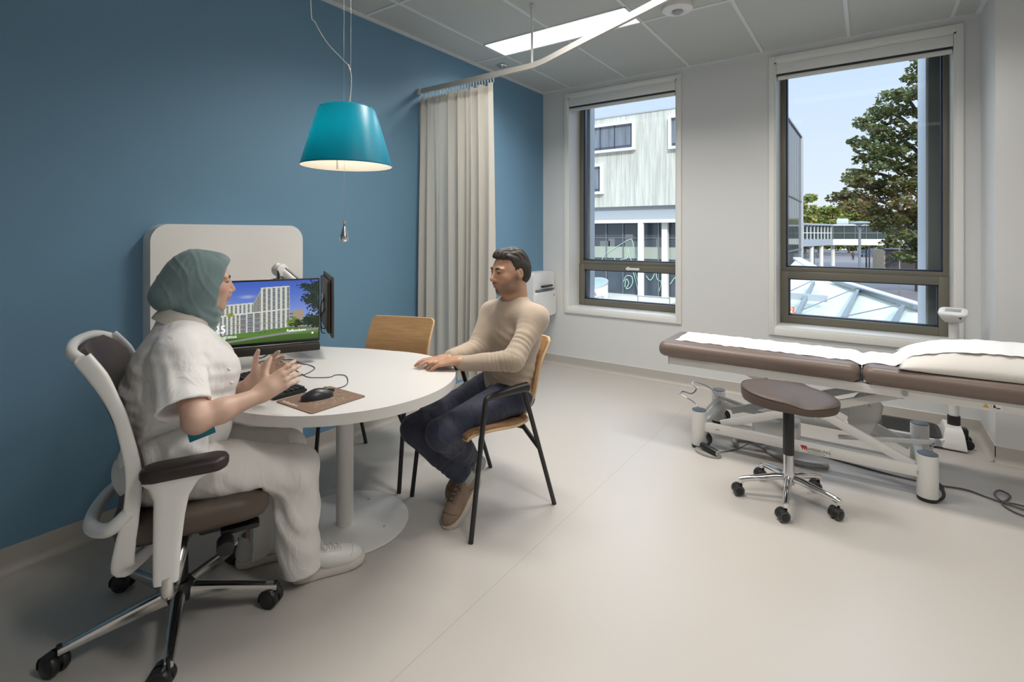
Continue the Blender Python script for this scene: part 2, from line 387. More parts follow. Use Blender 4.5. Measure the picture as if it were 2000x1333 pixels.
# detector and sprinkler on the ceiling
r = thing('presence_detector', 'round white presence detector on the ceiling above the bent rail', 'detector', (-1.047, 3.411, HR))
b = MB(); b.lathe([(0, .006), (.098, .006), (.1, -.004), (.098, -.022), (.088, -.03), (.05, -.034), (.048, -.03), (.034, -.03)], (0, 0, 0), 40); obj('housing', b, m_wplas, r)
b = MB(); b.lathe([(.036, -.029), (.034, -.04), (.02, -.05), (0, -.053)], (0, 0, 0), 28); obj('sensor_lens', b, m_gplas, r)
r = thing('sprinkler_head', 'small chrome sprinkler head on the ceiling near the blue wall', 'sprinkler', (-2.70, 3.70, HR))
b = MB(); b.lathe([(0, .004), (.042, .004), (.043, -.004), (.036, -.012), (.012, -.014), (.0, -.014)], (0, 0, 0), 28); obj('escutcheon', b, m_chrome, r)
b = MB(); b.lathe([(.010, -.012), (.010, -.028), (.004, -.03), (.004, -.05), (.018, -.052), (.018, -.055), (0, -.055)], (0, 0, 0), 20)
for s in (-1, 1): b.tube([(s*.009, 0, -.026), (s*.014, 0, -.036), (s*.006, 0, -.05)], .002, 6)
obj('nozzle', b, m_chrome, r)
# curtain rail
ZR = 2.482
rp = [(XL, 2.846), (-1.86, 2.835), (-1.80, 2.828), (-1.74, 2.812), (-1.68, 2.79), (-1.62, 2.762), (-1.35, 2.635), (-.3, 2.16), (.35, 1.87)]
r = thing('curtain_rail', 'white bent curtain rail running from the blue wall under the ceiling', 'rail', (XL, 2.846, ZR))
b = MB(); prof = [(-.011, -.018), (.011, -.018), (.011, .018), (-.011, .018)]; rings = []
for i, p in enumerate(rp):
    a = Vector(rp[max(i-1, 0)]); c = Vector(rp[min(i+1, len(rp)-1)]); t = (c-a).normalized(); n = Vector((-t.y, t.x))
    rings.append([(p[0]+n.x*o, p[1]+n.y*o, ZR+z) for o, z in prof])
b.loft(rings); obj('track', b, m_railp, r, True)
obj('wall_bracket', MB().bb((XL, 2.83, ZR-.024), (XL+.03, 2.862, ZR+.024), None, .003), m_wplas, r, True)
for q in ((-1.82, 2.831), (.30, 1.892)):
    b = MB(); b.cyl((*q, ZR+.018), (*q, HR), .0075, n=14); b.cyl((*q, HR-.09), (*q, HR), .011, n=14); obj('hanger_rod', b, m_wpaint, r, True)
# curtain
r = thing('curtain', 'cream privacy curtain hanging in folds from the rail', 'curtain', (-2.5, 2.845, .32))
def cur(u, v):      # u along, v top->bottom
    x = XL+.012+u*.73
    s = u*27+1.1*math.sin(u*9)
    amp = (.016+.012*math.sin(u*13+1)**2)*(.55+.6*v)+.006*math.sin(u*61)
    if u < .42: amp *= .75+.35*math.sin(u*14)
    y = 2.842+amp*2*math.sin(s*2.05+.5*math.sin(v*2.2+u*5)) + .012*math.sin(u*50+v*1.5)*(1-v)
    top = ZR-.060-.005*math.sin(u*150)*(1-v)
    sway = .012*math.sin(v*3)*u
    return (x+sway+.01*v*u, y, top+(.322-top)*v)
m_curt = translucent_mat('curtain_cloth', (.68, .66, .61), .36, .9, (.63, .61, .56))
b = MB(); b.sheet(cur, 300, 50, .0); c = obj('curtain_cloth', b, m_curt, r, True, 180)
b = MB()
b.sheet(lambda u, v: tuple(Vector(cur(u, v*.028))+Vector((0, -.0018, 0))), 300, 3); obj('heading_tape', b, m_curt, r, True, 180)
for k in range(24):
    u = .01+.975*(k/23)**.8; p = Vector(cur(u, 0)); b = MB()
    b.cyl((p.x, 2.845, ZR-.018), (p.x, 2.845, ZR-.03), .004, n=8); b.tube([(p.x, 2.845, ZR-.03), (p.x+.004, 2.845, ZR-.04), (p.x, 2.844, ZR-.05), (p.x, p.y, p.z-.012)], .0016, 6)
    obj('curtain_hook', b, m_wplas, r, True)
# wall unit in the corner behind the man
r = thing('waste_cabinet', 'white cabinet with dark handle in the corner behind the seated man', 'cabinet', (XL, 4.46, 0))
Q = lambda y, z: (y, z)
b = MB(); b.prism([(y, z) for y, z in rrect(.40, .46, .035)], 0, .15, frame_m((XL, 4.47, .755), (0, 1, 0), (0, 0, 1)), .0)
obj('body', b, m_wplas, r, True)
b = MB(); b.prism([(y, z) for y, z in rrect(.37, .25, .03)], 0, .03, frame_m((XL+.15, 4.475, .665), (0, 1, 0), (0, 0, 1))); obj('flap_door', b, m_wplas, r, True)
b = MB(); b.box((XL+.158, 4.475, .805), (.03, .34, .018), None, .006); obj('blue_slot', b, m_bgrey, r, True)
b = MB(); b.box((XL+.185, 4.475, .845), (.035, .19, .022), Matrix.Identity(4), .008, 3); obj('handle', b, m_black, r, True)
obj('lock', MB().cyl((XL+.18, 4.62, .74), (XL+.185, 4.62, .74), .006), m_print, r, True)
# ================================================================== DESK, PANEL, SCREENS
r = thing('wall_panel', 'white rounded panel mounted on the blue wall behind the screens', 'panel', (XL, 1.40, .10))
b = MB(); b.prism(rrect(.795, 1.335, .085, 8), 0, .088, frame_m((XL, 1.4, .7575), (0, 1, 0), (0, 0, 1))); obj('board', b, m_board2, r, True, 40)
# tabletop outline: round end and straight flanks running back to the panel
TC = Vector((-1.935, 1.44)); TR = .505
def tangent_outline():
    pts = []
    A, B_ = Vector((-2.79, 1.66)), Vector((-2.79, 1.10))
    a0, a1 = R(112), R(-112)
    for k in range(61):
        a = a0+(a1-a0)*k/60; pts.append((TC.x+TR*math.cos(a), TC.y+TR*math.sin(a)))
    pts += [(-2.35, 1.02), (-2.79, 1.12), (-2.79, 1.64), (-2.45, 1.79), (-2.28, 1.865)]
    return pts
r = thing('consultation_table', 'white teardrop consultation table on a single round column', 'table', (-2.03, 1.525, 0))
b = MB(); b.prism(tangent_outline()[::-1], .70, .74); tm = b.mesh('tabletop')
obj('tabletop', tm, m_table, r, True, 30)
b = MB(); b.cyl((-2.03, 1.525, .008), (-2.03, 1.525, .70), .0395, n=40); obj('column', b, m_wpaint, r, True)
b = MB(); b.lathe([(.0, .66), (.043, .66), (.043, .682), (.1, .69), (.1, .70), (0, .70)], (-2.03, 1.525, 0), 40); obj('column_collar', b, m_wpaint, r, True)
b = MB(); b.lathe([(0, .0), (.285, 0), (.291, .003), (.29, .008), (.284, .011), (0, .011)], (-2.045, 1.545, 0), 72); bp = obj('base_plate', b, m_wpaint, r, True)
for k in range(4):
    a = R(20+90*k); obj('screw', MB().cyl((-2.045+.2*math.cos(a), 1.545+.2*math.sin(a), .0105), (-2.045+.2*math.cos(a), 1.545+.2*math.sin(a), .0125), .0055, n=12), m_gplas, bp, True)

# ---- picture on the lock screen: painted cell by cell into the screen's own face colours
def screen_image(nx=420, ny=236):
    img = np.zeros((ny, nx, 3)); Y, X = np.mgrid[0:ny, 0:nx]; u = X/nx; v = Y/ny      # v from the top
    sky = np.stack([.055+.36*v**1.4, .12+.42*v**1.3, .50+.33*v], -1); img[:] = sky
    g_ = np.random.default_rng(11); nz = np.zeros((ny, nx))
    for q, a_ in ((3, .45), (6, .35), (14, .3)):
        c_ = g_.normal(size=(ny//q+2, nx//q+2)); yi = np.minimum((Y/q), ny//q).astype(int); xi = np.minimum((X/q), nx//q).astype(int); fy = Y/q-yi; fx = X/q-xi
        nz += a_*((c_[yi, xi]*(1-fx)+c_[yi, xi+1]*fx)*(1-fy)+(c_[yi+1, xi]*(1-fx)+c_[yi+1, xi+1]*fx)*fy)
    def blob(cx, cy, rx, ry, col, dens=1, jag=.35, fr=26):
        ang = np.arctan2((v-cy)/ry, (u-cx)/rx); d = np.sqrt(((u-cx)/rx)**2+((v-cy)/ry)**2)
        n = np.sin(ang*7+cx*90)*.12+nz*jag*1.1; mk = (d+n) < 1
        tex = np.clip(.85+.55*np.roll(nz, 40, 1), .3, 1.8)[..., None]; img[mk] = (np.array(col)*tex)[mk]
    for cx, cy, rx, ry in ((.14, .16, .045, .014), (.08, .30, .05, .022), (.20, .31, .06, .026), (.42, .24, .05, .025), (.02, .40, .05, .02)):
        d = np.exp(-(((u-cx)/rx)**2+((v-cy)/ry)**2)); img += (np.array([.72, .74, .85])-img)*(d*.42)[..., None]
    def rect(x0, y0, x1, y1, col): mk = (u >= x0) & (u < x1) & (v >= y0) & (v < y1); img[mk] = col
    blob(-.02, .74, .14, .09, (.10, .14, .07)); rect(.0, .78, 1, .84, (.12, .17, .08))
    rect(.72, .52, .80, .80, (.33, .33, .30)); rect(.79, .49, .87, .78, (.36, .30, .24))
    for k in range(4): rect(.725, .545+.055*k, .785, .565+.055*k, (.08, .1, .14))
    mk = (v > .80+.04*(u > .8)-.03*u) ; img[mk] = (.10, .235, .035)
    img[mk & (v > .9)] = (.055, .13, .022); mk2 = mk & (np.sin(u*300+v*200)*np.sin(v*500) > .3); img[mk2] *= .85
    mk = (v > .985-.17*np.clip((u-.05)/.9, 0, 1)**.9) & (v < 1.01-.155*np.clip((u-.05)/.9, 0, 1)**.9); img[mk] = (.27, .25, .26)
    pale = (.62, .64, .56); dark = (.13, .15, .19)
    def block(x0, x1, t0, t1, b0, b1, n, duty=.45):     # slatted block with sloping top and base
        s = np.clip((u-x0)/(x1-x0), 0, 1); t = t0+(t1-t0)*s; bb = b0+(b1-b0)*s; mk = (u >= x0) & (u < x1) & (v >= t) & (v < bb); img[mk] = pale
        ph = (s*n) % 1; st = mk & (ph > 1-duty-.05) & (ph < .97) & (v > t+.02); img[st] = dark
        fl = st & (((v*30) % 1) < .35); img[fl] = (.30, .27, .23); gl = st & (((v*30) % 1) > .62) & (((s*n).astype(int)*7+(v*30).astype(int)*3) % 5 < 2); img[gl] = (.22, .27, .34)
    block(.18, .47, .36, .335, .6, .6, 9); block(.455, .535, .385, .10, .80, .80, 7, .6)
    mk = (u > .455) & (u < .535) & (v > .385-.285*(u-.455)/.08); img[mk & (v < .8)] *= .72
    block(.525, .755, .10, .085, .80, .775, 6, .5); block(.10, .355, .545, .50, .85, .825, 8, .5); block(.355, .52, .50, .49, .825, .815, 3, .78)
    s = np.clip((u-.1)/.655, 0, 1); ln = (u > .1) & (u < .755) & (abs(v-(.545-.075*s)) < .008); img[ln] = (.72, .74, .66)
    for yy in (.70,): img[(u > .15) & (u < .70) & (abs(v-(yy-.02*s)) < .004)] = (.25, .26, .22)
    blob(.165, .525, .03, .022, (.13, .2, .06)); blob(.29, .515, .03, .03, (.28, .36, .05)); 
    blob(.02, .76, .10, .08, (.28, .36, .04)); blob(.09, .82, .06, .06, (.16, .25, .04)); blob(-.01, .86, .06, .07, (.10, .16, .04))
    blob(.79, .70, .05, .07, (.20, .30, .04)); blob(.82, .74, .06, .05, (.03, .06, .02)); blob(.93, .68, .09, .10, (.02, .04, .018)); blob(.99, .74, .08, .08, (.015, .03, .012))
    for cx, cy, rx, ry in ((.97, .12, .09, .09), (.90, .10, .06, .045), (.95, .30, .08, .11), (.99, .45, .07, .12), (.93, .36, .05, .06), (1.0, .22, .06, .1)): blob(cx, cy, rx, ry, (.022, .04, .03), jag=.5)
    for cx, cy, h in ((.055, .93, .05), (.13, .915, .055), (.145, .92, .05), (.26, .89, .045), (.52, .845, .04), (.555, .835, .05), (.67, .82, .04), (.76, .80, .035), (.90, .79, .03)):
        rect(cx-.004, cy-h*.55, cx+.005, cy, (.05, .05, .08)); rect(cx-.0045, cy-h, cx+.0045, cy-h*.5, (.32, .30, .34) if cx > .2 else (.12, .12, .18))
    img *= np.where(v > .93, 1-(v-.93)*3.5, 1)[..., None]
    return np.clip(img, 0, 1)
def screen_mat():
    m = bpy.data.materials.new('lit_screen'); m.use_nodes = True; nt = m.node_tree; b = nt.nodes['Principled BSDF']
    a = nt.nodes.new('ShaderNodeVertexColor'); a.layer_name = 'picture'; b.inputs['Base Color'].default_value = (.01, .01, .01, 1); b.inputs['Roughness'].default_value = .25
    nt.links.new(a.outputs[0], b.inputs['Emission Color']); b.inputs['Emission Strength'].default_value = .85; return m
MR = at(624.5, 611, 2.55); ML_ = at(440, 611, 2.37)        # right edge and a point near the left of the main screen
mx_ = (MR-ML_); mx_.z = 0; mx_.normalize()
mw, mh = .555, .313; zc = 1.0
M_c = Vector((MR.x, MR.y, zc))-mx_*(mw/2)
MM = frame_m(M_c, mx_, (0, 0, 1))
MM_t = MM @ Matrix.Rotation(R(-1), 4, 'X')
r = thing('desk_monitor', 'black monitor showing a white building, with a soundbar below', 'monitor', (M_c.x, M_c.y, .80))
b = MB(); b.box((0, 0, -.012), (mw, mh, .018), MM, .004); b.box((0, -.01, -.03), (mw*.72, mh*.66, .03), MM, .012, 3); obj('housing', b, m_black, r, True)
nx, ny = 420, 236; img = screen_image(nx, ny)
sw, sh_ = mw-.012, mh-.022
V = np.zeros(((nx+1)*(ny+1), 3)); ii = np.arange(nx+1); jj = np.arange(ny+1)
gxx, gyy = np.meshgrid(-sw/2+sw*ii/nx, sh_/2-sh_*jj/ny+.004); V[:, 0] = gxx.ravel(); V[:, 1] = gyy.ravel(); V[:, 2] = -.0022
I, J = np.meshgrid(np.arange(nx), np.arange(ny)); a0 = (J*(nx+1)+I).ravel(); F = np.stack([a0+nx+1, a0+nx+2, a0+1, a0], 1)
def np_mesh(name, V, F):
    me = bpy.data.meshes.new(name); me.vertices.add(len(V)); me.vertices.foreach_set('co', np.asarray(V, np.float32).ravel())
    k = F.shape[1]; me.loops.add(len(F)*k); me.loops.foreach_set('vertex_index', F.astype(np.int32).ravel()); me.polygons.add(len(F))
    me.polygons.foreach_set('loop_start', np.arange(0, len(F)*k, k, dtype=np.int32)); me.update(calc_edges=True); me.validate(); return me
me = np_mesh('screen', V, F); ca = me.color_attributes.new('picture', 'FLOAT_COLOR', 'CORNER')
colr = np.ones((nx*ny, 4, 4), np.float32); colr[:, :, :3] = img.reshape(-1, 1, 3); ca.data.foreach_set('color', colr.ravel())
me.transform(MM); scr = obj('screen', me, screen_mat(), r, True, 0)
m_stext = M('screen_white_text', (.9, .9, .9), .5, emis=(1, 1, 1), es=.8)
T = lambda x, y: MM @ Matrix.Translation((x, y, -.0018))
text_obj('date_text', '24 augustus', .021, m_stext, scr, T(-sw/2+.085, -sh_/2+.036)); text_obj('clock_text', '13:25', .05, m_stext, scr, T(-sw/2+.03, -sh_/2+.062))
text_obj('logo_text', 'Radboudumc', .0165, m_stext, scr, T(sw/2-.145, -sh_/2+.046))
b = MB(); b.cyl((0, 0, 0), (0, 0, .0006), .0045, n=12); o_ = b.mesh('network_mark'); o_.transform(T(sw/2-.028, -sh_/2+.032)); obj('network_mark', o_, m_stext, scr, True, 0)
b = MB(); b.box((0, -mh/2-.024, -.004), (mw, .036, .05), MM, .006, 3); sb = obj('soundbar', b, M('soundbar_cloth', (.03, .025, .022), .8, bump=.3, bump_s=900), r, True)
b = MB(); b.tube(bez([MM @ Vector((-.03+mw*.0, -mh/2-.04, -.02)), MM @ Vector((.0, -mh/2-.058, .0)), MM @ Vector((.035, -mh/2-.05, .004)), MM @ Vector((.05, -mh/2-.035, -.02))], 8), .0028, 8); obj('cable_loop', b, m_black, sb, True)
# second monitor, seen from its back edge
S0 = at(650, 600, 2.60); sx = (at(633, 600, 3.07)-S0); sx.z = 0; sx = sx.normalized(); SM = frame_m((S0.x+.13*sx.x, S0.y+.13*sx.y, 1.0), sx, (0, 0, 1))
SM = SM @ Matrix.Rotation(0, 4, 'Y')
r = thing('side_monitor', 'black monitor seen from behind, angled away beside the lit screen', 'monitor', (S0.x, S0.y, .84))
b = MB(); b.box((.12, 0, 0), (.50, .31, .012), SM, .004); b.box((.12, 0, -.014), (.46, .27, .022), SM, .011, 3); obj('housing', b, M('dark_back_shell', (.045, .037, .034), .5), r, True)
obj('screen', MB().bb((-.124, -.148, .0062), (.364, .148, .0068), SM), M('switched_off_screen', (.012, .012, .014), .2), r, True)
obj('mount_plate', MB().box((.10, 0, -.028), (.1, .1, .008), SM, .002), m_gplas, r, True)
for k, (y0, y1) in enumerate(((.03, -.10), (-.02, -.125))):
    b = MB(); b.tube(bez([SM @ Vector((.06-.05*k, y0, -.026)), SM @ Vector((-.05-.03*k, y0-.03, -.052)), SM @ Vector((-.07, y1, -.05)), SM @ Vector((-.02, y1-.02, -.03))], 10), .003, 8); obj('cable', b, m_black, r, True)
# monitor arm from the panel
r = thing('monitor_arm', 'white jointed monitor arm reaching over the screen from the wall panel', 'bracket', (XL+.09, 1.62, 1.05))
E0 = at(547, 528, 2.68); E1 = at(592, 565, 2.70); P0 = Vector((XL+.088, 1.62, 1.06))
b = MB(); b.cyl(P0, P0+Vector((.012, 0, 0)), .055, n=28); b.cyl(P0+Vector((.012, 0, 0)), P0+Vector((.06, 0, 0)), .03, n=24); obj('wall_mount', b, m_wpaint, r, True)
b = MB(); ax = (E1-E0).normalized()
MA = frame_m((E0+E1)/2, ax, (0, 0, 1)); L_ = (E1-E0).length
b.box((0.02, 0, 0), (L_+.12, .05, .045), MA, .016, 4); obj('upper_arm', b, m_wplas, r, True)
obj('arm_cover', MB().box((.02, .028, 0), (L_+.02, .008, .03), MA, .003), m_gplas, r, True)
b = MB(); b.cyl(E0+Vector((-.03, 0, .0)), E0+Vector((.03, .0, .0)), .033, n=28, bev=.006); b.cyl(E0+Vector((0, 0, .02)), E0-Vector((0, 0, .06)), .019, n=24); obj('elbow_joint', b, m_wplas, r, True)
b = MB(); e2 = M_c+Vector((0, 0, .10))-MM.to_3x3() @ Vector((0, 0, .05)); b.tube([E0-Vector((0, 0, .055)), E0-Vector((.02, .03, .06)), e2], .017, 14); b.tube([E1, P0+Vector((.05, 0, 0))], .02, 14); obj('forearm', b, m_alu, r, True)
b = MB(); b.box((0, .10, -.05), (.1, .1, .012), MM, .003); obj('mount_plate', b, m_gplas, r, True)
for k in range(2):
    q = E0+Vector((.02, -.02, -.04)); b = MB(); b.tube(bez([q+Vector((-.02, 0, .05)), q+Vector((.03+.01*k, -.02, .02)), q+Vector((.04, -.03, -.03)), q+Vector((-.01, -.03, -.045-.01*k)), q+Vector((-.05, -.02, -.03)), q+Vector((-.12, -.05, -.035))], 8), .003, 8); obj('cable', b, m_black, r, True)

# ---- things on the table
ZT = .7405
r = thing('keyboard', 'black keyboard lying on the white table before the screen', 'keyboard', (-2.07, 1.155, ZT), R(-2.5))
b = MB(); b.box((0, 0, .009), (.43, .135, .012), None, .004); obj('case', b, m_black, r)
keys = []
for row in range(6):
    y = .055-.0205*row; x = -.207
    while x < .2:
        wd = .0185 if not (row == 5 and -.11 < x < -.03) else .1
        if not (row == 0 and int((x+.21)*100) % 9 == 4): keys.append((x+wd/2, y, wd))
        x += wd+.0012
keys = keys[:100]
m_key = M('key_plastic', (.02, .02, .022), .45)
ktm = {}
for x, y, wd in keys:
    kk = round(wd, 3)
    if kk not in ktm:
        t = MB().box((0, 0, .0185), (wd-.002, .017, .008), None, .0025); ktm[kk] = t.mesh('key'); ktm[kk].materials.append(m_key)
    o_ = bpy.data.objects.new('key', ktm[kk]); COL.objects.link(o_); o_.parent = r; o_.location = (x, y, 0)
r = thing('mouse_pad', 'brown mouse pad with pale line drawing and lettering near the table edge', 'mouse pad', (-1.727, 1.191, ZT))
b = MB(); b.prism(rrect(.232, .238, .012), 0, .003); pad = obj('mat', b, M('brown_pad', (.21, .135, .09), .6, bump=.1, bump_s=900), r)
m_line = M('pale_print', (.42, .34, .28), .7)
b = MB(); rr_ = random.Random(3)
def strk(pts, wd=.0007):
    for p, q in zip(pts, pts[1:]):
        p = Vector((*p, 0)); q = Vector((*q, 0)); d = (q-p)
        if d.length < 1e-5: continue
        n = Vector((-d.y, d.x, 0)).normalized()*wd; z = Vector((0, 0, .0032)); b.quad(p-n+z, q-n+z, q+n+z, p+n+z)
for k in range(46):
    x, y = rr_.uniform(-.02, .10), rr_.uniform(-.085, .06); a = rr_.uniform(0, 6.3); pts = [(x, y)]
    for j in range(7): a += rr_.uniform(-1.1, 1.1); x += .009*math.cos(a); y += .009*math.sin(a); pts.append((min(.108, max(-.108, x)), min(.11, max(-.075, y))))
    strk(pts)
strk([(-.10, -.07), (-.02, .02), (.02, .10)]); strk([(-.11, .03), (-.02, .02), (.09, .05)]); strk([(-.06, -.06), (-.055, .06), (-.01, .105)]); strk([(0.03, .112), (.05, .06), (.1, .03)])
obj('line_drawing', b, m_line, pad, False, 0).parent = pad
tme = text_mesh('Radboudumc', .019, .0003, 'LEFT'); tme.transform(Matrix.Translation((-.095, -.108, .0033))); to = obj('lettering', tme, M('pad_lettering', (.75, .72, .68), .6), pad, False, 0)
r = thing('computer_mouse', 'black computer mouse on the brown mouse pad', 'mouse', (-1.742, 1.182, ZT+.003), R(72))
b = MB(); rings = []
for k in range(13):
    t = k/12; x = -.058+.116*t; wv = .033*math.sin(PI*min(max(t, .03), .97))**.38*(1-.08*math.sin(PI*t)); hh = .038*math.sin(PI*min(max(.06+.8*t*.98, .03), .97))**.7
    hh = .012+.027*math.sin(PI*(.12+.78*(1-t)))**1.2
    rings.append([(x, wv*math.cos(a), max(0, hh*math.sin(a)) if math.sin(a) > 0 else 0) for a in [2*PI*j/24 for j in range(24)]])
b.loft(rings); obj('shell', b, M('mouse_shell', (.022, .024, .028), .33), r, False, 60)
obj('scroll_wheel', MB().cyl((.032, -.004, .033), (.032, .004, .033), .008, n=16), m_gplas, r)
obj('button_seam', MB().box((.036, 0, .031), (.05, .0012, .012), Matrix.Rotation(R(10), 4, 'Y')), m_print, r)
# cables on the table
def flat_cable(name, label, uv, rad, mat, z=ZT):
    pts = [on_z(u, v, z+rad) for u, v in uv]; b = MB(); b.tube(bez(pts, 10), rad, 8); o_ = obj(name, b, mat, None, smooth=180); set_tags(o_, label, 'cable'); return o_
m_bcab = M('black_cable', (.02, .02, .024), .45)
flat_cable('mouse_cable', 'thin cable looping from the mouse towards the screen', [(640, 768), (655, 760), (672, 755), (679, 748), (678, 738), (671, 733), (655, 733), (645, 737), (625, 738), (602, 737), (588, 730), (575, 722), (560, 712), (552, 708), (545, 705), (535, 704)], .0017, m_bcab)
flat_cable('keyboard_cable', 'black cable running behind the keyboard to a plug', [(565, 741), (580, 736), (597, 731), (612, 723), (614, 718), (603, 713), (590, 711), (578, 706), (570, 703), (555, 703), (530, 703), (512, 706), (502, 710)], .0019, m_bcab)

# ---- pendant lamp
r = thing('pendant_lamp', 'turquoise conical pendant lamp hanging above the table', 'lamp', (-1.935, 1.466, HR))
LX, LY, LZ = -1.935, 1.466, 1.682
m_shade = translucent_mat('turquoise_shade', (.0, .155, .275), .33, .35, (.0, .30, .47))
m_liner = translucent_mat('white_liner', (.85, .80, .70), .45, .6, (.9, .9, .9))
sp = [(.200, 0), (.1965, .012), (.1555, .155), (.125, .252), (.113, .265), (.096, .269)]
b = MB(); b.lathe(sp, (LX, LY, LZ), 64, cap=False); obj('shade', b, m_shade, r, True, 50)
b = MB(); b.lathe([(q-.0022, z+.0005) for q, z in sp], (LX, LY, LZ), 64, cap=False); obj('shade_liner', b, m_liner, r, True, 50)
b = MB(); b.lathe([(.1995, .0), (.2005, -.001), (.2005, .003), (.1985, .003)], (LX, LY, LZ), 64, cap=False); obj('rim', b, m_shade, r, True)
b = MB(); b.cyl((LX, LY, LZ+.2), (LX, LY, LZ+.28), .02, n=20, bev=.004); 
for k in range(3):
    a = R(120*k+15); b.tube([(LX, LY, LZ+.262), (LX+.122*math.cos(a), LY+.122*math.sin(a), LZ+.262)], .003, 8)
obj('lamp_holder', b, m_alu, r, True)
m_bulb = M('bulb_glow', (1, 1, 1), .4, emis=(1, .84, .66), es=60)
b = MB(); b.lathe([(.0, .075), (.02, .08), (.03, .1), (.031, .12), (.024, .15), (.015, .18), (.014, .2), (0, .2)], (LX, LY, LZ), 24); obj('bulb', b, m_bulb, r, True, 180)
b = MB(); b.cyl((LX-.036, LY-.025, LZ-.012), (LX-.036, LY-.025, LZ+.10), .0035, n=10); obj('switch_rod', b, m_gplas, r, True)
wx, wy = LX-.012, LY-.006
for k, (dx, dy) in enumerate(((-.012, -.008), (.013, .01))):
    b = MB(); b.cyl((LX+dx, LY+dy, LZ+.27), (LX+dx, LY+dy, HR), .0009, n=6)
    b.cyl((LX+dx, LY+dy, LZ+.63-.01*k), (LX+dx, LY+dy, LZ+.70-.01*k), .0017, n=8); obj('suspension_wire', b, M('wire', (.5, .52, .54), .35, .6), r, True)
b = MB(); b.cyl((wx, wy, LZ-.262), (wx, wy, LZ+.26), .0009, n=6); obj('pull_wire', b, bpy.data.materials['wire'], r, True)
b = MB(); b.lathe([(0, 0), (.004, 0), (.0045, -.012), (.007, -.02), (.012, -.04), (.0185, -.062), (.0205, -.072), (.018, -.082), (.008, -.088), (0, -.0885)], (wx, wy, LZ-.254), 32); obj('counterweight', b, m_chrome, r, True, 60)
b = MB(); b.lathe([(0, 0), (.005, 0), (.005, -.014), (0, -.014)], (wx, wy, LZ-.246), 12); obj('weight_cap', b, m_ply, r, True)
D_ = 2.31; cab = [at(606, -40, D_), at(607, 12, D_), at(616, 45, D_), at(640, 85, D_), at(668, 115, D_), at(681, 130, D_), at(686, 150, D_), at(685, 180, D_), at(682, 201, D_)]
cab[-1] = Vector((LX+.006, LY+.004, LZ+.264)); cab[0] = Vector((cab[0].x, cab[0].y, HR))
b = MB(); b.tube(bez(cab, 10), .0018, 8); obj('power_cord', b, m_wplas, r, True, 180)
b = MB(); b.cyl(at(680, 126, D_), at(684, 137, D_), .0035, n=10); obj('cord_sleeve', b, m_wplas, r, True)
r_c = Vector((LX, LY, HR)); b = MB(); b.lathe([(0, 0), (.055, 0), (.05, -.03), (0, -.032)], r_c, 28); obj('ceiling_rose', b, m_wplas, r, True)
# ================================================================== WOODEN ARMCHAIRS   (local: x to the sitter's left, y forwards)
def shell_fn(path, wfun, th, bulge=0):
    P = bez([(0, y, z) for y, z in path], 8); n = len(P)
    def f(u, v):
        i = v*(n-1); k = min(int(i), n-2); p = P[k].lerp(P[k+1], i-k); w = wfun(v)
        x = (u-.5)*2*w; return (x, p.y+bulge*(x*x)/(.2*.2), p.z)
    return f, n
def make_armchair(label):
    r = thing('armchair', label, 'chair', (-1.642, 2.08, 0), 0, 'wooden armchairs at the table')
    for s in (-1, 1):
        X = s*.266; b = MB(); b.tube([(X, .262, 0), (X*1.0, .182, .60)], .0115, 16); obj('leg', b, m_dark, r)
        b = MB(); b.tube([(X, -.258, 0), (X, -.055, .612)], .0115, 16); obj('leg', b, m_dark, r)
        b = MB(); b.tube(bez([(X, .185, .578), (X, .180, .612), (X, .166, .625), (X, .10, .63), (X, .0, .634), (X, -.07, .632)], 6), [.0115]*7+[.0115+.0006*k for k in range(24)][:24], 16)
        obj('armrest', b, m_dark, r)
        b = MB(); b.tube([(X, -.155, .31), (X*.7, -.12, .405), (X*.3, -.05, .418)], [.011, .013, .011], 12)
        b.tube([(X, .215, .35), (X*.72, .15, .408), (X*.3, .05, .418)], [.010, .013, .011], 12); obj('seat_bracket', b, m_dark, r)
    b = MB(); b.bb((-.11, -.13, .412), (.11, .14, .424), None, .004); obj('under_frame', b, m_black, r)
    f, n = shell_fn([(.236, .437), (.225, .449), (.19, .457), (.08, .452), (-.04, .44), (-.11, .446), (-.135, .458)], lambda v: .205+.012*math.sin(PI*v)-(.05 if v > .97 else 0), .012)
    b = MB(); b.sheet(f, 14, n, .013); seat = obj('seat', b, m_oakdark, r, smooth=40)
    f2, n2 = shell_fn([(-.128, .452), (-.150, .478), (-.172, .54), (-.19, .62), (-.215, .71), (-.262, .79), (-.288, .835)], lambda v: .165+.052*min(1, v*2.2)-.02*max(0, v-.93)/.07, .012, .012)
    b = MB(); b.sheet(f2, 18, n2, .012); obj('backrest', b, m_oak, r, smooth=40)
    def edge(f, n, nu, name, par):
        b = MB(); b.tube([Vector(f(0, j/(n-1))) for j in range(n)]+[Vector(f(i/10, 1)) for i in range(1, 10)]+[Vector(f(1, j/(n-1))) for j in range(n-1, -1, -1)], .0068, 8); return obj(name, b, m_ply, par)
    edge(lambda u, v: Vector(f(u, 1-v))+Vector((0, 0, -.0065)), n, 14, 'plywood_edge', seat); edge(lambda u, v: Vector(f2(u, v))+Vector((0, -.006, 0)), n2, 18, 'plywood_edge', r.children[-1] if r.children[-1].name.startswith('backrest') else [c for c in r.children if c.name.startswith('backrest')][0])
    return r, f2, n2
m_oakdark.name = 'oak_veneer_shell'
ch, _f, _n = make_armchair('oak and dark metal armchair that the man in the beige sweater sits on')
ch.rotation_euler.z = math.atan2(-.26, .965)+PI*0; ch.location = (-1.642, 2.08, 0)
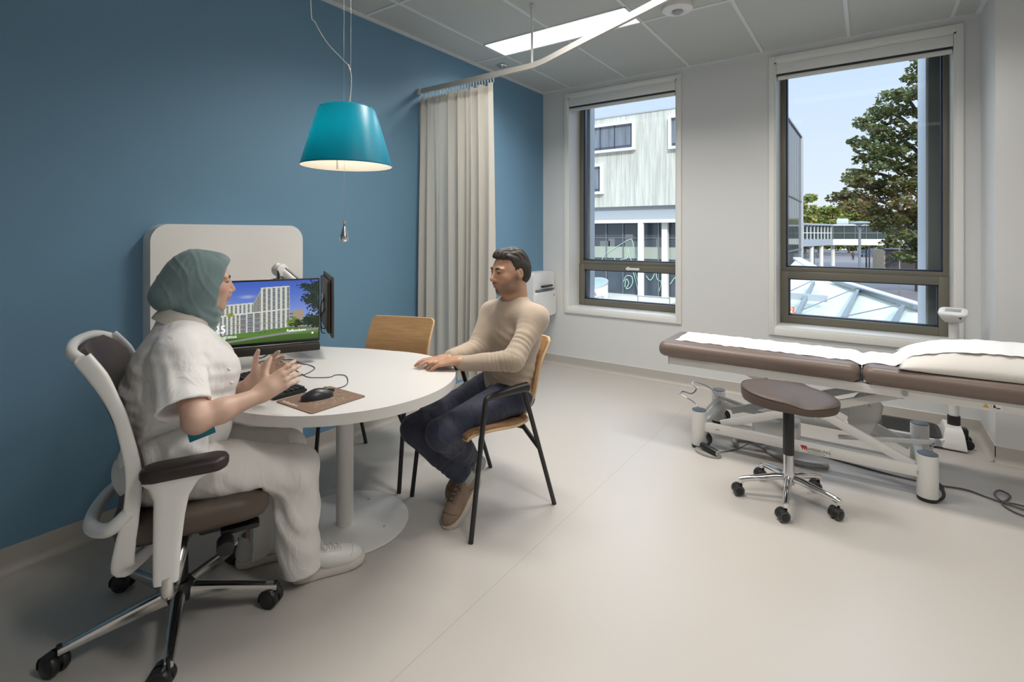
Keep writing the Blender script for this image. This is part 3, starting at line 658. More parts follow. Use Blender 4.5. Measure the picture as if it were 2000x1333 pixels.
# local y forward must map to (-.26,-.965): rotate by that heading
ch.rotation_euler.z = math.atan2(-.965, -.26)-PI/2
c2 = dup(ch, (-2.3825, 2.045, 0), math.atan2(-.95, .315)-PI/2, 'empty oak and dark metal armchair behind the table in front of the curtain')
# ================================================================== OFFICE CHAIR (local: y forwards, x to the sitter's right)
OFD = Vector((.44, .90, 0)); OF = thing('office_chair', 'brown and white office chair with chrome five-star base under the woman', 'chair', (-2.03, .82, 0), math.atan2(.90, .44)-PI/2)
rz = OF.rotation_euler.z
def caster(par, x, y, heading, rw, wd, mw_, mcap, zst, twin=True, hood=True):
    c = Matrix.Translation((x, y, 0)) @ Matrix.Rotation(heading, 4, 'Z')
    tr = rw*.55
    b = MB()
    b.cyl((0, 0, rw*1.1), (0, 0, zst), rw*.22, n=16)
    if hood:
        pts = [(-rw*1.05*math.cos(a)-tr*0, rw*1.06*math.sin(a)) for a in [R(q) for q in range(-20, 130, 10)]]
        for s in (-1, 1):
            ring0 = [(-tr+px, s*wd*.06, rw+pz) for px, pz in pts]; ring1 = [(-tr+px*.98, s*wd*.5, rw+pz*.98) for px, pz in pts]
            ring2 = [(-tr+px*.9, s*wd*.5, rw+pz*.9) for px, pz in pts]; b.loft([ring0, ring1, ring2], False)
        b.box((-tr*.5, 0, rw*1.25), (rw*1.1, wd*.5, rw*.55), None, rw*.15)
    me = b.mesh('caster'); me.transform(c); ca = obj('caster', me, m_black, par, smooth=40)
    for s in ((-1, 1) if twin else (0,)):
        b = MB(); y0 = s*wd*.27; hw = wd*.2
        b.lathe([(rw*.2, -hw), (rw*.9, -hw), (rw, -hw*.6), (rw, hw*.6), (rw*.9, hw), (rw*.7, hw*1.05), (rw*.2, hw*1.05)], (0, 0, 0), 28)
        me = b.mesh('wheel'); me.transform(c @ Matrix.Translation((-tr, y0, rw)) @ Matrix.Rotation(R(-90)*(s or 1), 4, 'X')); wl = obj('wheel', me, mw_, ca, smooth=40)
        b = MB(); b.lathe([(0, hw*1.06), (rw*.72, hw*1.06), (rw*.6, hw*1.35), (0, hw*1.5)], (0, 0, 0), 24); me = b.mesh('hub_cap'); me.transform(c @ Matrix.Translation((-tr, y0, rw)) @ Matrix.Rotation(R(-90)*(s or 1), 4, 'X')); obj('hub_cap', me, mcap, wl, smooth=40)
    return ca
angs = [R(a)-rz for a in (-98, -27, 45, 117, 189)]
for k, a in enumerate(angs):
    d = Vector((math.cos(a), math.sin(a), 0)); n = Vector((-d.y, d.x, 0)); b = MB(); rings = []
    for t in (0.03, .06, .1, .16, .22, .28, .315, .33):
        q = t/.33; wd = .024-.010*q; top = .125-.030*q-.01*q*q; bot = top-.052+.03*q
        rings.append([d*t+n*wd*sx+Vector((0, 0, z)) for sx, z in ((-.8, top-.003), (-.35, top), (.35, top), (.8, top-.003), (1, top-.012), (.95, bot+.003), (.7, bot), (-.7, bot), (-.95, bot+.003), (-1, top-.012))])
    b.loft(rings); obj('base_arm', b, m_alu, OF, smooth=30)
    b = MB(); rings = []
    for t in (.05, .12, .2, .29):
        q = t/.33; wd = (.024-.010*q)*.42; top = .1258-.030*q-.01*q*q
        rings.append([d*t+n*wd*sx+Vector((0, 0, z)) for sx, z in ((-1, top-.004), (-.8, top+.0006), (.8, top+.0006), (1, top-.004))])
    if k in (1, 2, 3): b.loft(rings); obj('arm_inlay', b, m_black, OF)
    else: b.bm.free()
    caster(OF, d.x*.325, d.y*.325, R((20, 45, 25, 60, 30)[k])-rz, .0345, .058, m_black, m_black, .092)
b = MB(); b.lathe([(0, .075), (.046, .075), (.05, .09), (.05, .115), (.036, .135), (0, .135)], n=36); obj('base_hub', b, m_black, OF)
b = MB(); b.cyl((0, 0, .07), (0, 0, .27), .027, n=28, bev=.003); b.cyl((0, 0, .27), (0, 0, .37), .014, n=20); obj('gas_lift', b, m_black, OF)
b = MB(); b.bb((-.075, -.13, .345), (.075, .14, .395), None, .012, 3); b.bb((-.15, -.02, .385), (.15, .15, .405), None, .006); b.bb((-.06, .06, .30), (.06, .15, .36), None, .01); obj('mechanism', b, m_black, OF)
b = MB(); b.cyl((.08, .13, .345), (.20, .16, .33), .009, n=12); b.cyl((.19, .145, .335), (.235, .145, .325), .027, n=24, bev=.004); b.box((.17, .19, .36), (.05, .12, .02), None, .008); obj('lever', b, m_black, OF)
# seat: rounded pad
def seat_pt(u, v, top):
    pass
b = MB(); rings = []
for z, g in ((.398, -.03), (.402, -.008), (.42, .0), (.45, .0), (.466, -.008), (.474, -.03), (.476, -.08)):
    out = []
    for x, y in rrect(.47+2*g, .46+2*g, .12+g*.5 if .12+g*.5 > .03 else .03, 8):
        fr = max(0, (y-.10)/.15); out.append((x, y+.055, z-.03*fr**2+.008*abs(x/.25)**2*(z > .45)))
    rings.append(out)
b.loft(rings); obj('seat', b, m_brown, OF, smooth=60)
obj('seat_pan', MB().prism(rrect(.40, .40, .1), .386, .399, Matrix.Translation((0, .03, 0))), m_black, OF)
# back frame: white side uprights joined in a loop
def bk(z): return -.245-.02*math.sin((z-.45)*2.4)-.10*max(0, z-.55)**1.15-.12*max(0, .42-z)*0
def upright(s):
    b = MB(); P = [(s*.085, -.06, .335), (s*.15, -.10, .325), (s*.20, -.132, .335), (s*.224, -.124, .42), (s*.234, -.109, .51), (s*.236, -.103, .64), (s*.234, -.130, .79), (s*.230, -.157, .87), (s*.222, -.190, .94), (s*.205, -.232, 1.0)]
    w = [(.014, .02), (.016, .024), (.015, .032), (.013, .027), (.011, .022), (.011, .021), (.011, .018), (.012, .019), (.013, .024), (.012, .024)]
    Q = bez(P, 5); N = len(Q); rings = []
    for i, p in enumerate(Q):
        t = (Q[min(i+1, N-1)]-Q[max(i-1, 0)]).normalized(); sx = Vector((1, 0, 0)); f = sx.cross(t).normalized(); k = i/5; a = min(int(k), 8); fr = k-a
        wx_ = w[a][0]*(1-fr)+w[min(a+1, 9)][0]*fr; wy_ = w[a][1]*(1-fr)+w[min(a+1, 9)][1]*fr
        rings.append([p+sx*wx_*math.copysign(abs(math.cos(q))**.6, math.cos(q))+f*wy_*math.copysign(abs(math.sin(q))**.6, math.sin(q)) for q in [2*PI*j/20 for j in range(20)]])
    b.loft(rings); return b
for s in (-1, 1): obj('back_upright', upright(s), m_wplas, OF, smooth=50)
b = MB(); b.tube(bez([(-.205, -.235, .995), (-.15, -.27, 1.015), (0, -.288, 1.02), (.15, -.27, 1.015), (.205, -.235, .995)], 8), .016, 14); obj('back_crossbar', b, m_wplas, OF, smooth=50)
b = MB(); b.tube(bez([(-.232, -.11, .52), (-.215, -.165, .47), (-.12, -.225, .445), (0, -.24, .44), (.12, -.225, .445), (.215, -.165, .47), (.232, -.11, .52)], 8), .021, 14); obj('lower_crossbar', b, m_wplas, OF, smooth=50)
def padf(u, v):
    z = .44+v*.575; x = (u-.5)*.405*(1-.35*max(0, (v-.84)/.16)**2.5); cy = -.100-.05*(1-(x/.215)**2)+.028*math.exp(-((z-.62)/.12)**2)
    return (x, cy-.10*max(0, (z-.66)/.34)**1.7-.0, z+.0)
b = MB(); b.sheet(padf, 18, 18, -.028); obj('backrest', b, m_brown, OF, smooth=60)
b = MB(); b.sheet(lambda u, v: (padf(u, .30+.20*v)[0]*.8, padf(u, .30+.20*v)[1]-.036, padf(u, .30+.20*v)[2]), 14, 8, .01); obj('lumbar_panel', b, m_wplas, OF, smooth=60)
for s in (-1, 1):
    X = s*.285
    b = MB(); rings = []
    for z, y, wy_, wx_ in ((.30, -.015, .032, .014), (.315, -.014, .034, .015), (.40, -.012, .036, .016), (.50, -.006, .041, .017), (.56, .0, .046, .018), (.60, .006, .065, .02), (.615, .01, .085, .024), (.622, .01, .088, .026)):
        rings.append([(X+wx_*px, y+wy_*py, z) for px, py in rrect(2, 2, .6, 4)])
    b.loft(rings); obj('arm_support', b, m_wplas, OF, smooth=50)
    b = MB(); b.tube(bez([(X-s*.0, -.012, .315), (X, -.01, .265), (X-s*.05, .0, .26), (X-s*.12, .02, .335), (X-s*.19, .03, .37)], 6), .019, 14); obj('arm_bracket', b, m_alu, OF, smooth=60)
    b = MB(); rings = []
    for z, g in ((.62, -.014), (.626, -.004), (.636, 0), (.650, 0), (.659, -.005), (.664, -.016)):
        rings.append([(X-s*.01+px, .036+py+.012*math.sin(py*6), z+.012*py) for px, py in rrect(.092+2*g, .225+2*g, .041+g, 8)])
    b.loft(rings); obj('arm_pad', b, M('arm_pad_black', (.028, .02, .02), .42), OF, smooth=60)

# ================================================================== SADDLE STOOL
ST = thing('saddle_stool', 'brown saddle stool on a chrome five-star base with castors', 'stool', (-.345, 2.99, 0))
for k in range(5):
    a = R(-86+72*k); d = Vector((math.cos(a), math.sin(a), 0)); b = MB()
    b.tube([d*.02+Vector((0, 0, .118)), d*.06+Vector((0, 0, .116)), d*.215+Vector((0, 0, .086)), d*.235+Vector((0, 0, .080))], [.017, .0175, .0145, .0125], 16); b.cyl(d*.228+Vector((0, 0, .066)), d*.228+Vector((0, 0, .085)), .013, n=16)
    obj('base_arm', b, m_chrome, ST, smooth=60)
    caster(ST, d.x*.228, d.y*.228, R((35, 55, 20, 45, 30)[k]), .0275, .05, M('caster_tread', (.10, .10, .10), .5) if 'caster_tread' not in bpy.data.materials else bpy.data.materials['caster_tread'], m_black, .068)
b = MB(); b.lathe([(0, .085), (.028, .085), (.031, .1), (.031, .132), (.025, .15), (.0245, .235), (.023, .24), (0, .24)], n=32); obj('base_hub', b, m_chrome, ST, smooth=40)
b = MB(); b.cyl((0, 0, .235), (0, 0, .478), .0265, n=28, bev=.003); obj('column_cover', b, m_black, ST)
b = MB(); b.lathe([(0, .474), (.03, .474), (.10, .490), (.10, .496), (0, .496)], n=28); b.tube([(.05, 0, .482), (.16, -.05, .478)], .006, 8); obj('seat_plate', b, m_black, ST)
def stool_ring(g, z, dip):
    out = []
    for k in range(64):
        a = 2*PI*k/64; rx = .225+g; ry = .185+g
        notch = math.exp(-((math.atan2(math.sin(a-R(-75)), math.cos(a-R(-75))))/.42)**2)
        x = rx*math.cos(a); y = ry*math.sin(a)*(1-.10*notch)
        out.append((x, y, z+dip(x, y)))
    return out
def dipf(x, y):   # raised back edge, hollow towards the sitting edge
    return .022*(x*-.9+y*.35)/.2*.7-.012*math.exp(-((x-.09)/.06)**2-((y+.10)/.12)**2)*1.6
b = MB(); z0 = .497
b.loft([stool_ring(-.03, z0, lambda x, y: .3*dipf(x, y)), stool_ring(-.006, z0+.004, lambda x, y: .35*dipf(x, y)), stool_ring(.0, z0+.02, lambda x, y: .5*dipf(x, y)), stool_ring(.002, z0+.048, lambda x, y: .85*dipf(x, y)), stool_ring(-.004, z0+.058, dipf), stool_ring(-.016, z0+.065, dipf), stool_ring(-.06, z0+.070, dipf), stool_ring(-.12, z0+.072, dipf), stool_ring(-.165, z0+.072, dipf)])
seat = obj('seat', b, m_brown, ST, smooth=50)
b = MB(); ring = stool_ring(.0005, z0+.0565, dipf); b.tube(ring, .0022, 6, closed=True); obj('seam_piping', b, m_brown, seat, smooth=60)
ST.rotation_euler.z = R(20) if False else 0

# ================================================================== EXAMINATION TABLE
EX = thing('examination_table', 'height adjustable brown examination table on a white scissor frame', 'examination table', (-.33, 3.66, 0))
yn, yf_ = 3.405, 3.925; xl_, xr_ = -.905, .245
for (x, y) in ((xl_, yn), (xr_, yn), (xl_, yf_), (xr_, yf_)):
    b = MB(); b.cyl((x, y, .018), (x, y, .236), .046, n=36, bev=.003); p = obj('post', b, m_wpaint, EX, True, smooth=40)
    b = MB(); b.cyl((x, y, .2355), (x, y, .2415), .044, n=32, bev=.002); obj('post_cap', b, m_bgrey, p, True)
    b = MB(); b.cyl((x, y, .0), (x, y, .0185), .0455, n=32, bev=.003); obj('post_foot', b, m_black, p, True)
    s = 1
    for dy in (-.02, .02):
        b = MB(); b.cyl((x+.026, y+.02+dy-.008, .046), (x+.026, y+.02+dy+.008, .046), .046, n=28, bev=.004); wl = obj('wheel', b, m_rub, EX, True)
        b = MB(); b.cyl((x+.026, y+.02+dy-.0095, .046), (x+.026, y+.02+dy+.0095, .046), .03, n=24); obj('hub_cap', b, m_gplas, wl, True)
    obj('wheel_bracket', MB().bb((x+.01, y+.01, .04), (x+.045, y+.03, .125), None, .004), m_wpaint, EX, True)
for y, nm in ((yn, 0), (yf_, 1)):
    b = MB(); b.bb((xl_+.03, y-.02, .112), (xr_-.02, y+.02, .166), None, .003); obj('base_rail', b, m_wpaint, EX, True)
for x in (xl_+.02, xr_-.02):
    b = MB(); b.bb((x-.02, yn+.02, .125), (x+.02, yf_-.02, .165), None, .003); obj('cross_rail', b, m_wpaint, EX, True)
ZM = .578       # underside of the mattress
b = MB()
for y in (3.385, 3.755): b.bb((-1.09, y-.018, ZM-.062), (1.0, y+.018, ZM-.012), None, .003)
for x in (-1.07, -.05, .90): b.bb((x-.02, 3.40, ZM-.058), (x+.02, 3.74, ZM-.016))
obj('top_frame', b, m_wpaint, EX, True)
obj('frame_end_cap', MB().bb((-1.094, 3.366, ZM-.064), (-1.088, 3.404, ZM-.010), None, .002), m_gplas, EX, True)
def bar(p, q, w, d):
    p = Vector(p); q = Vector(q); m = frame_m((p+q)/2, q-p, (0, 0, 1)); return MB().box((0, 0, 0), ((q-p).length, w, d), m, .003)
for y in (3.43, 3.73):     # scissor pair on each side
    obj('scissor_arm', bar((-.62, y, ZM-.055), (.19, y, .155), .045, .026), m_wpaint, EX, True)
    obj('scissor_arm', bar((-.78, y+.02, .16), (.14, y+.02, ZM-.06), .045, .022), m_wpaint, EX, True)
    for p in ((-.62, ZM-.055), (.14, ZM-.06), (-.24, .33)):
        b = MB(); b.cyl((p[0], y-.03, p[1]), (p[0], y+.03, p[1]), .015, n=20); obj('pivot', b, m_gplas, EX, True)
for x, z in ((.215, .138), (.15, ZM-.035)):
    b = MB(); yy = yn-.0215 if z < .3 else 3.3655; b.cyl((x, yy, z), (x, yy-.004, z), .014, n=24); obj('bolt_cap', b, m_gplas, EX, True)
b = MB(); b.cyl((-.55, 3.66, .20), (-.05, 3.60, .40), .024, n=20); b.cyl((-.10, 3.60, .38), (.10, 3.58, .46), .014, n=16); obj('actuator', b, m_wpaint, EX, True)
b = MB(); b.bb((-.62, 3.56, .07), (-.36, 3.74, .20), None, .02, 3); obj('control_box', b, m_wpaint, EX, True)
b = MB(); b.prism([(-.09, 0), (-.07, .13), (-.03, .18), (.04, .18), (.085, .12), (.07, .04), (.01, -.09), (-.05, -.10)], -.003, .003, frame_m((-.02, 3.62, .27), (1, -.15, 0), (0, 0, 1)), .012); hp = obj('handset_holder', b, m_wpaint, EX, True)
hm = frame_m((-.02, 3.6155, .27), (1, -.15, 0), (0, 0, 1))
b = MB()
for k in range(3):
    x0 = -.045+.03*k; b.box((x0, .12, 0), (.003, .022, .001), hm); b.box((x0+.007, .115-.004*k, 0), (.008, .003, .001), hm)
obj('holder_slots', b, m_print, hp, True)
# tie bar with knob at the right end, foot bar hoop at the left
obj('link_bar', bar((-.15, 3.50, .205), (.30, 3.56, .255), .02, .025), m_wpaint, EX, True)
b = MB(); b.cyl((.30, 3.54, .255), (.30, 3.585, .255), .014, n=16); b.cyl((.245, 3.45, .19), (.285, 3.56, .26), .006, n=12); obj('link_knob', b, m_gplas, EX, True)
hoop = [(-.885, 3.47, .215), (-.965, 3.47, .285), (-1.04, 3.47, .30), (-1.19, 3.47, .315), (-1.20, 3.50, .322), (-1.185, 3.55, .328), (-1.09, 3.60, .30), (-1.06, 3.65, .30), (-1.075, 3.70, .335), (-1.16, 3.76, .355), (-1.15, 3.80, .35), (-1.02, 3.86, .30), (-.93, 3.86, .245), (-.885, 3.86, .215)]
hp_ = []
for u, v, y in ((1384, 833, 3.45), (1366, 803, 3.46), (1357, 788, 3.47), (1328, 770, 3.48), (1328, 768, 3.52), (1335, 765, 3.55), (1351, 769, 3.60), (1360, 760, 3.64), (1352, 750, 3.70), (1359, 746, 3.76), (1388, 759, 3.84), (1399, 778, 3.86)):
    ry = FW+RT*((u-1000)/999)+Vector((0, 0, (457-v)/999)); hp_.append(Vector((0, 0, H_CAM))+ry*(y/ry.y))
b = MB(); b.tube(bez(hp_, 5), .0055, 12); obj('foot_lever', b, m_chrome, EX, True, smooth=60)
obj('lever_axle', MB().cyl((-.895, 3.44, .205), (-.895, 3.90, .205), .008, n=14), m_wpaint, EX, True)
obj('lever_arm', bar((-.895, 3.87, .205), (-.55, 3.80, .16), .02, .03), m_wpaint, EX, True)
# cushions
def cushion(x0, x1, y0, y1, z0, z1, e):
    b = MB(); rings = []; g = [(0, -.020), (.012, -.006), (.03, .0), (.052, .0), (.070, -.006), (.082, -.018), (.088, -.035), (.0885, -.07)]
    h = z1-z0
    for t, ins in g:
        rings.append([((x0+x1)/2+px, (y0+y1)/2+py, z0+h*t/.0885) for px, py in rrect(x1-x0+2*ins, y1-y0+2*ins, .05+ins*.5, 8)])
    b.loft(rings); return b
c1 = obj('cushion', cushion(-1.155, -.042, 3.325, 3.80, ZM-.006, ZM+.088, 0), m_taupe, EX, True, smooth=60)
c2_ = obj('cushion', cushion(-.034, 1.05, 3.325, 3.80, ZM-.006, ZM+.088, 0), m_taupe, EX, True, smooth=60)
def plate_text(txt, size, mat, par, x, z, y, name):
    me = text_mesh(txt, size, .0003); me.transform(frame_m((x, y, z), (1, 0, 0), (0, 0, 1))); return obj(name, me, mat, par, True, 0)
yk = yn-.0205
pl = obj('name_plate', MB().bb((-.335, yk-.0015, .1135), (-.185, yk, .1625), None, .001), m_case, EX, True)
plate_text('WESSELING', .0215, m_print, pl, -.2935, .133, yk-.0018, 'plate_lettering'); plate_text('Made in Holland since 1948', .0075, m_print, pl, -.2915, .1215, yk-.0018, 'plate_lettering')
b = MB()
for k in range(3):
    x = -.331+.0105*k; b.prism([(x, .156), (x+.012, .156), (x+.017, .138-.004*k), (x+.012, .132), (x+.006, .142)], 0, .0004, frame_m((0, yk-.0016, 0), (1, 0, 0), (0, 0, 1)))
obj('plate_logo', b, m_red, pl, True, 0)
plate_text('IN 8601', .008, m_print, EX, -.80, .139, yk-.0003, 'rail_lettering')
yt = 3.366
b = MB(); b.prism([(.452, ZM-.048), (.476, ZM-.048), (.464, ZM-.028)], 0, .0006, frame_m((0, yt, 0), (1, 0, 0), (0, 0, 1))); obj('warning_sticker', b, M('yellow_print', (.7, .42, .02), .5), EX, True, 0)
b = MB(); b.bb((.484, yt-.0006, ZM-.051), (.522, yt, ZM-.025)); ss = obj('pictogram_sticker', b, m_case, EX, True, 0)
b = MB(); b.bb((.4995, yt-.0012, ZM-.047), (.515, yt-.0006, ZM-.042)); b.prism([(.489, ZM-.047), (.501, ZM-.042), (.494, ZM-.029), (.49, ZM-.029)], 0, .0004, frame_m((0, yt-.0007, 0), (1, 0, 0), (0, 0, 1))); obj('pictogram', b, m_print, ss, True, 0)
# paper cover, lying over both cushions and up over the pillow
def pil_h(x, y):   # height of the pillow surface
    px, py = (x-.62)/.485, (y-3.60)/.258
    e = max(0, 1-abs(px)**2.6)*max(0, 1-abs(py)**2.2)
    return (.012+.137*e**.55) if e > 0 else 0
def paper(u, v):
    x = -1.13+u*2.1; y = 3.43+v*(.335-.015*max(0, min(1, (x-.1)/.2)))
    z = ZM+.0905-.052*max(0, (-1.06-x)/.07)**2-.016*math.exp(-((x+.038)/.022)**2)+.0012*math.sin(x*37+y*11)+.001*math.sin(x*91-y*30)
    if x > .1:
        h = sum(pil_h(x+dx, y) for dx in (-.02, -.01, 0, .01, .02))/5; z += h
    y += (.006*math.sin(x*43)+.004*math.sin(x*111)) * (1 if v < .02 or v > .98 else .3)
    return (x, y, z)
b = MB(); b.sheet(paper, 240, 24, 0); po = obj('paper_cover', b, m_paper, None, smooth=180); set_tags(po, 'white paper sheet laid along the brown examination table', 'paper')
r = thing('pillow', 'plump off-white pillow under the paper at the right end of the table', 'pillow', (.62, 3.62, ZM+.088))
b = MB(); N = 60
rows_t = []
for s in (1, -1):
    def pf(u, v, s=s):
        a = (u-.5)*2; c = (v-.5)*2
        cx = a*(1-.05*(1-abs(c))) ; cy = c*(1-.07*(1-abs(a)))
        e = max(0, 1-abs(a)**2.6)*max(0, 1-abs(c)**2.2); wr = .007*math.sin(a*15+c*4)*math.sin(c*9-a*3)*e
        if s > 0: z = .004+.135*e**.55+wr
        else: z = .001+.002*(1-e)
        return (.62+cx*.50, 3.60+cy*.265, ZM+.089+z+.004*abs(a)**8)
    b.sheet(pf, 44, 34, 0)
bmesh.ops.remove_doubles(b.bm, verts=b.bm.verts, dist=.0045)
obj('pillow_case', b, m_linen, r, True, smooth=180)
# foot switch, hose and mains cable on the floor
r = thing('foot_switch', 'grey oval foot switch with dark pedal by the left post', 'pedal', (-.835, 3.33, 0))
b = MB(); b.prism([(.085*math.cos(2*PI*k/32), .055*math.sin(2*PI*k/32)) for k in range(32)], 0, .014, mat4((-.83, 3.325, 0), R(-20)), 0); obj('base', b, M('light_grey_plastic', (.33, .32, .30), .5), r, True)
b = MB(); b.cyl((-.875, 3.345, .04), (-.765, 3.29, .03), .018, .021, n=20, bev=.004); obj('pedal', b, m_black, r, True)
b = MB(); b.cyl((-.766, 3.2905, .03), (-.760, 3.2875, .0295), .017, n=16); obj('pedal_end', b, m_gplas, r, True)
def fcable(name, label, pts, rad, mat, coil=0):
    q = bez([(x, y, z) for x, y, z in pts], 14)
    b = MB(); b.tube(q, [rad*(1+.25*(k % 2)) if coil else rad for k in range(len(q))], 8); return set_tags(obj(name, b, mat, None, smooth=180), label, 'cable')
fcable('foot_switch_cable', 'thin grey cable from the foot switch to under the table', [(-.79, 3.35, .008), (-.74, 3.42, .005), (-.69, 3.50, .005), (-.62, 3.58, .04), (-.55, 3.62, .10)], .0028, m_cable)
fcable('coiled_hose', 'grey coiled cord lying on the floor under the examination table', [(-.70, 3.52, .017), (-.73, 3.60, .017), (-.66, 3.66, .017), (-.56, 3.60, .017), (-.50, 3.52, .017), (-.40, 3.47, .017), (-.28, 3.47, .017), (-.2, 3.52, .017)], .013, m_gplas, 1)
fcable('mains_cable', 'long grey mains cable trailing from the table across the floor', [(-.45, 3.66, .09), (-.33, 3.70, .006), (-.12, 3.66, .005), (.12, 3.62, .005), (.30, 3.62, .005), (.42, 3.64, .005), (.50, 3.60, .005), (.555, 3.58, .006), (.60, 3.68, .008), (.565, 3.72, .010), (.535, 3.64, .012), (.56, 3.56, .012), (.64, 3.52, .012), (.665, 3.56, .009), (.60, 3.58, .009), (.55, 3.55, .006), (.60, 3.47, .005), (.70, 3.46, .005), (.85, 3.52, .005)], .0045, m_cable)
# ================================================================== WEIGHING SCALE behind the table
r = thing('weighing_scale', 'white column scale with black platform in the corner behind the table', 'scale', (.3, 4.35, 0), 0)
b = MB(); b.prism([(x+.22, y+4.41) for x, y in rrect(.36, .34, .04)], .018, .06); obj('platform_base', b, m_wplas, r, True)
b = MB(); b.prism([(.05+.17*(1-math.cos(R(a)))*0+.21-.17*1+.0+.17*0, 0) for a in (0,)] if False else [(x+.215, y+4.41) for x, y in rrect(.335, .32, .05)], .06, .068); pf_ = obj('mat', b, m_black, r, True)
b = MB()
for k in range(9): b.bb((.07, 4.27+.031*k, .068), (.36, 4.283+.031*k, .0695))
obj('mat_ribs', b, m_rub, pf_, True)
b = MB(); b.loft([[(.44+sx*wx_, 4.385+sy*wy_, z) for sx, sy in ((-1, -1), (1, -1), (1, 1), (-1, 1))] for z, wx_, wy_ in ((.012, .058, .14), (.02, .06, .142), (.10, .05, .115), (.13, .042, .09))]); obj('column_foot', b, m_wplas, r, True)
b = MB(); b.cyl((.45, 4.40, .12), (.45, 4.40, .19), .034, n=28, bev=.004); obj('column_collar', b, m_black, r, True)
b = MB(); b.cyl((.45, 4.40, .18), (.45, 4.40, .845), .027, n=28); obj('column', b, m_wpaint, r, True)
b = MB(); hm = mat4((.445, 4.375, .852), R(-12)) @ Matrix.Rotation(R(16), 4, 'X'); b.loft([[hm @ Vector((px*g, py*g2-dy, z)) for px, py in rrect(.15, .115, .03, 6)] for g, g2, dy, z in ((.45, .5, -.01, -.048), (.62, .7, -.006, -.044), (.82, .92, 0, -.018), (1, 1, 0, .012), (1, 1, 0, .020), (.92, .9, 0, .027), (.6, .6, 0, .028))]); sd_ = obj('display_head', b, m_wplas, r, True, 50)
b = MB(); b.box((-.0, 0, .028), (.08, .05, .002), hm, .0005); obj('display', b, m_gplas, sd_, True)
b = MB(); b.cyl(hm @ Vector((.04, -.04, .0)), hm @ Vector((.04, -.0585, .0)), .006, n=12); obj('socket', b, m_print, sd_, True)
for y in (4.34, 4.44):
    b = MB(); b.cyl((.515, y-.01, .03), (.515, y+.01, .03), .03, n=20, bev=.004); obj('transport_wheel', b, m_black, r, True)
obj('wheel_arm', MB().bb((.47, 4.36, .03), (.52, 4.42, .12), None, .012), m_black, r, True)
# ================================================================== OUTSIDE THE WINDOWS
m_board = wave_mat('grey_board_cladding', (.36, .36, .31), (.56, .56, .50), 3.2, .6, .8, stretch=(2.6, 2.6, .12), detail=5)
m_wframe = M('white_window_frame', (.8, .8, .8), .4)
m_dglass = M('dark_blind_glass', (.06, .075, .095), .18, spec=.6)
m_blindg = wave_mat('window_blind_slats', (.10, .115, .14), (.20, .22, .25), 2.0, 0, .4, stretch=(3, 3, .2))
m_conc = M('white_render', (.72, .70, .64), .7, noise_s=3, noise_a=.06)
m_fasc = M('grey_fascia', (.34, .37, .40), .6)
m_pave = M('pale_paving', (.60, .57, .50), .8, noise_s=2, noise_a=.1)
m_asph = M('street_paving', (.16, .14, .14), .9, noise_s=.6, noise_a=.2)
m_mint = M('mint_drawing', (.42, .62, .52), .6)
m_steel = M('steel_post', (.22, .24, .25), .4, .5)
m_dcon = M('shade_toned_concrete', (.20, .21, .20), .8, noise_s=2.5, noise_a=.15, bump=.2, bump_s=60)
m_lmet = M('pale_metal_cladding', (.50, .53, .56), .45)
GZ = -3.6
set_tags(obj('ground', MB().bb((-70, 6, GZ-.3), (60, 190, GZ)), m_asph), kind='structure')
set_tags(obj('terrace', MB().bb((-40, 24.0, GZ), (-10.2, 36.5, -3.0)), m_pave), kind='structure')
# pier beside the right window: sky-lit side and shaded front put into its colours
r = thing('concrete_pier', 'concrete pier outside the right window, coloured dark for shade and pale where lit', 'pier', (.43, 5.55, GZ))
obj('core', MB().bb((.372, YB+.41, GZ), (.75, 5.93, 6.5)), m_dcon, r, True); obj('painted_lit_side', MB().bb((.358, YB+.43, GZ), (.3718, 5.96, 6.5)), m_lmet, r, True)
r = thing('jamb_cladding', 'pale metal strip outside the left edge of the left window', 'cladding', (-2.56, 5.12, GZ)); obj('strip', MB().bb((-2.7, YB+.405, GZ), (-2.523, YB+.52, 6.5)), m_lmet, r, True)
# ---- clad building across the terrace
B1 = thing('clad_building', 'two storey building with pale board cladding above a glazed ground floor', 'building', (-20, 36, -3))
y0 = 34.0
obj('facade', MB().bb((-32, y0, 3.3), (-9.5, 44, 9.70)), m_board, B1, True); obj('roof_edge', MB().bb((-32.05, y0-.05, 9.70), (-9.45, 44, 9.80)), m_fasc, B1, True)
obj('fascia', MB().bb((-32, y0+.35, 2.35), (-9.6, y0+.6, 3.3)), m_fasc, B1, True); obj('beam', MB().bb((-32, y0+.15, 2.14), (-9.6, y0+.45, 2.36)), m_conc, B1, True)
def rib_window(x0, x1, z0, z1, splits, dp=.32):
    b = MB(); t = .17
    b.bb((x0, y0-dp, z0), (x0+t, y0, z1)); b.bb((x1-t, y0-dp, z0), (x1, y0, z1)); b.bb((x0+t, y0-dp, z1-t), (x1-t, y0, z1)); b.bb((x0+t, y0-dp, z0), (x1-t, y0, z0+t))
    wv = obj('window', b, m_wframe, B1, True)
    obj('pane', MB().bb((x0+t, y0-.08, z0+t), (x1-t, y0-.02, z1-t)), m_dglass, wv, True)
    obj('blind', MB().bb((x0+t+.02, y0-.1, z0+t+.22), (x1-t-.2, y0-.082, z1-t)), m_blindg, wv, True)
    for x in splits: obj('mullion', MB().bb((x-.03, y0-.13, z0+t), (x+.03, y0-.03, z1-t)), m_gasket, wv, True)
rib_window(-19.2, -13.3, 7.2, 9.22, (-17.3, -15.95, -14.85)); rib_window(-19.2, -15.7, 4.25, 6.40, (-17.3,)); rib_window(-10.95, -9.7, 7.0, 9.22, (-10.3,))
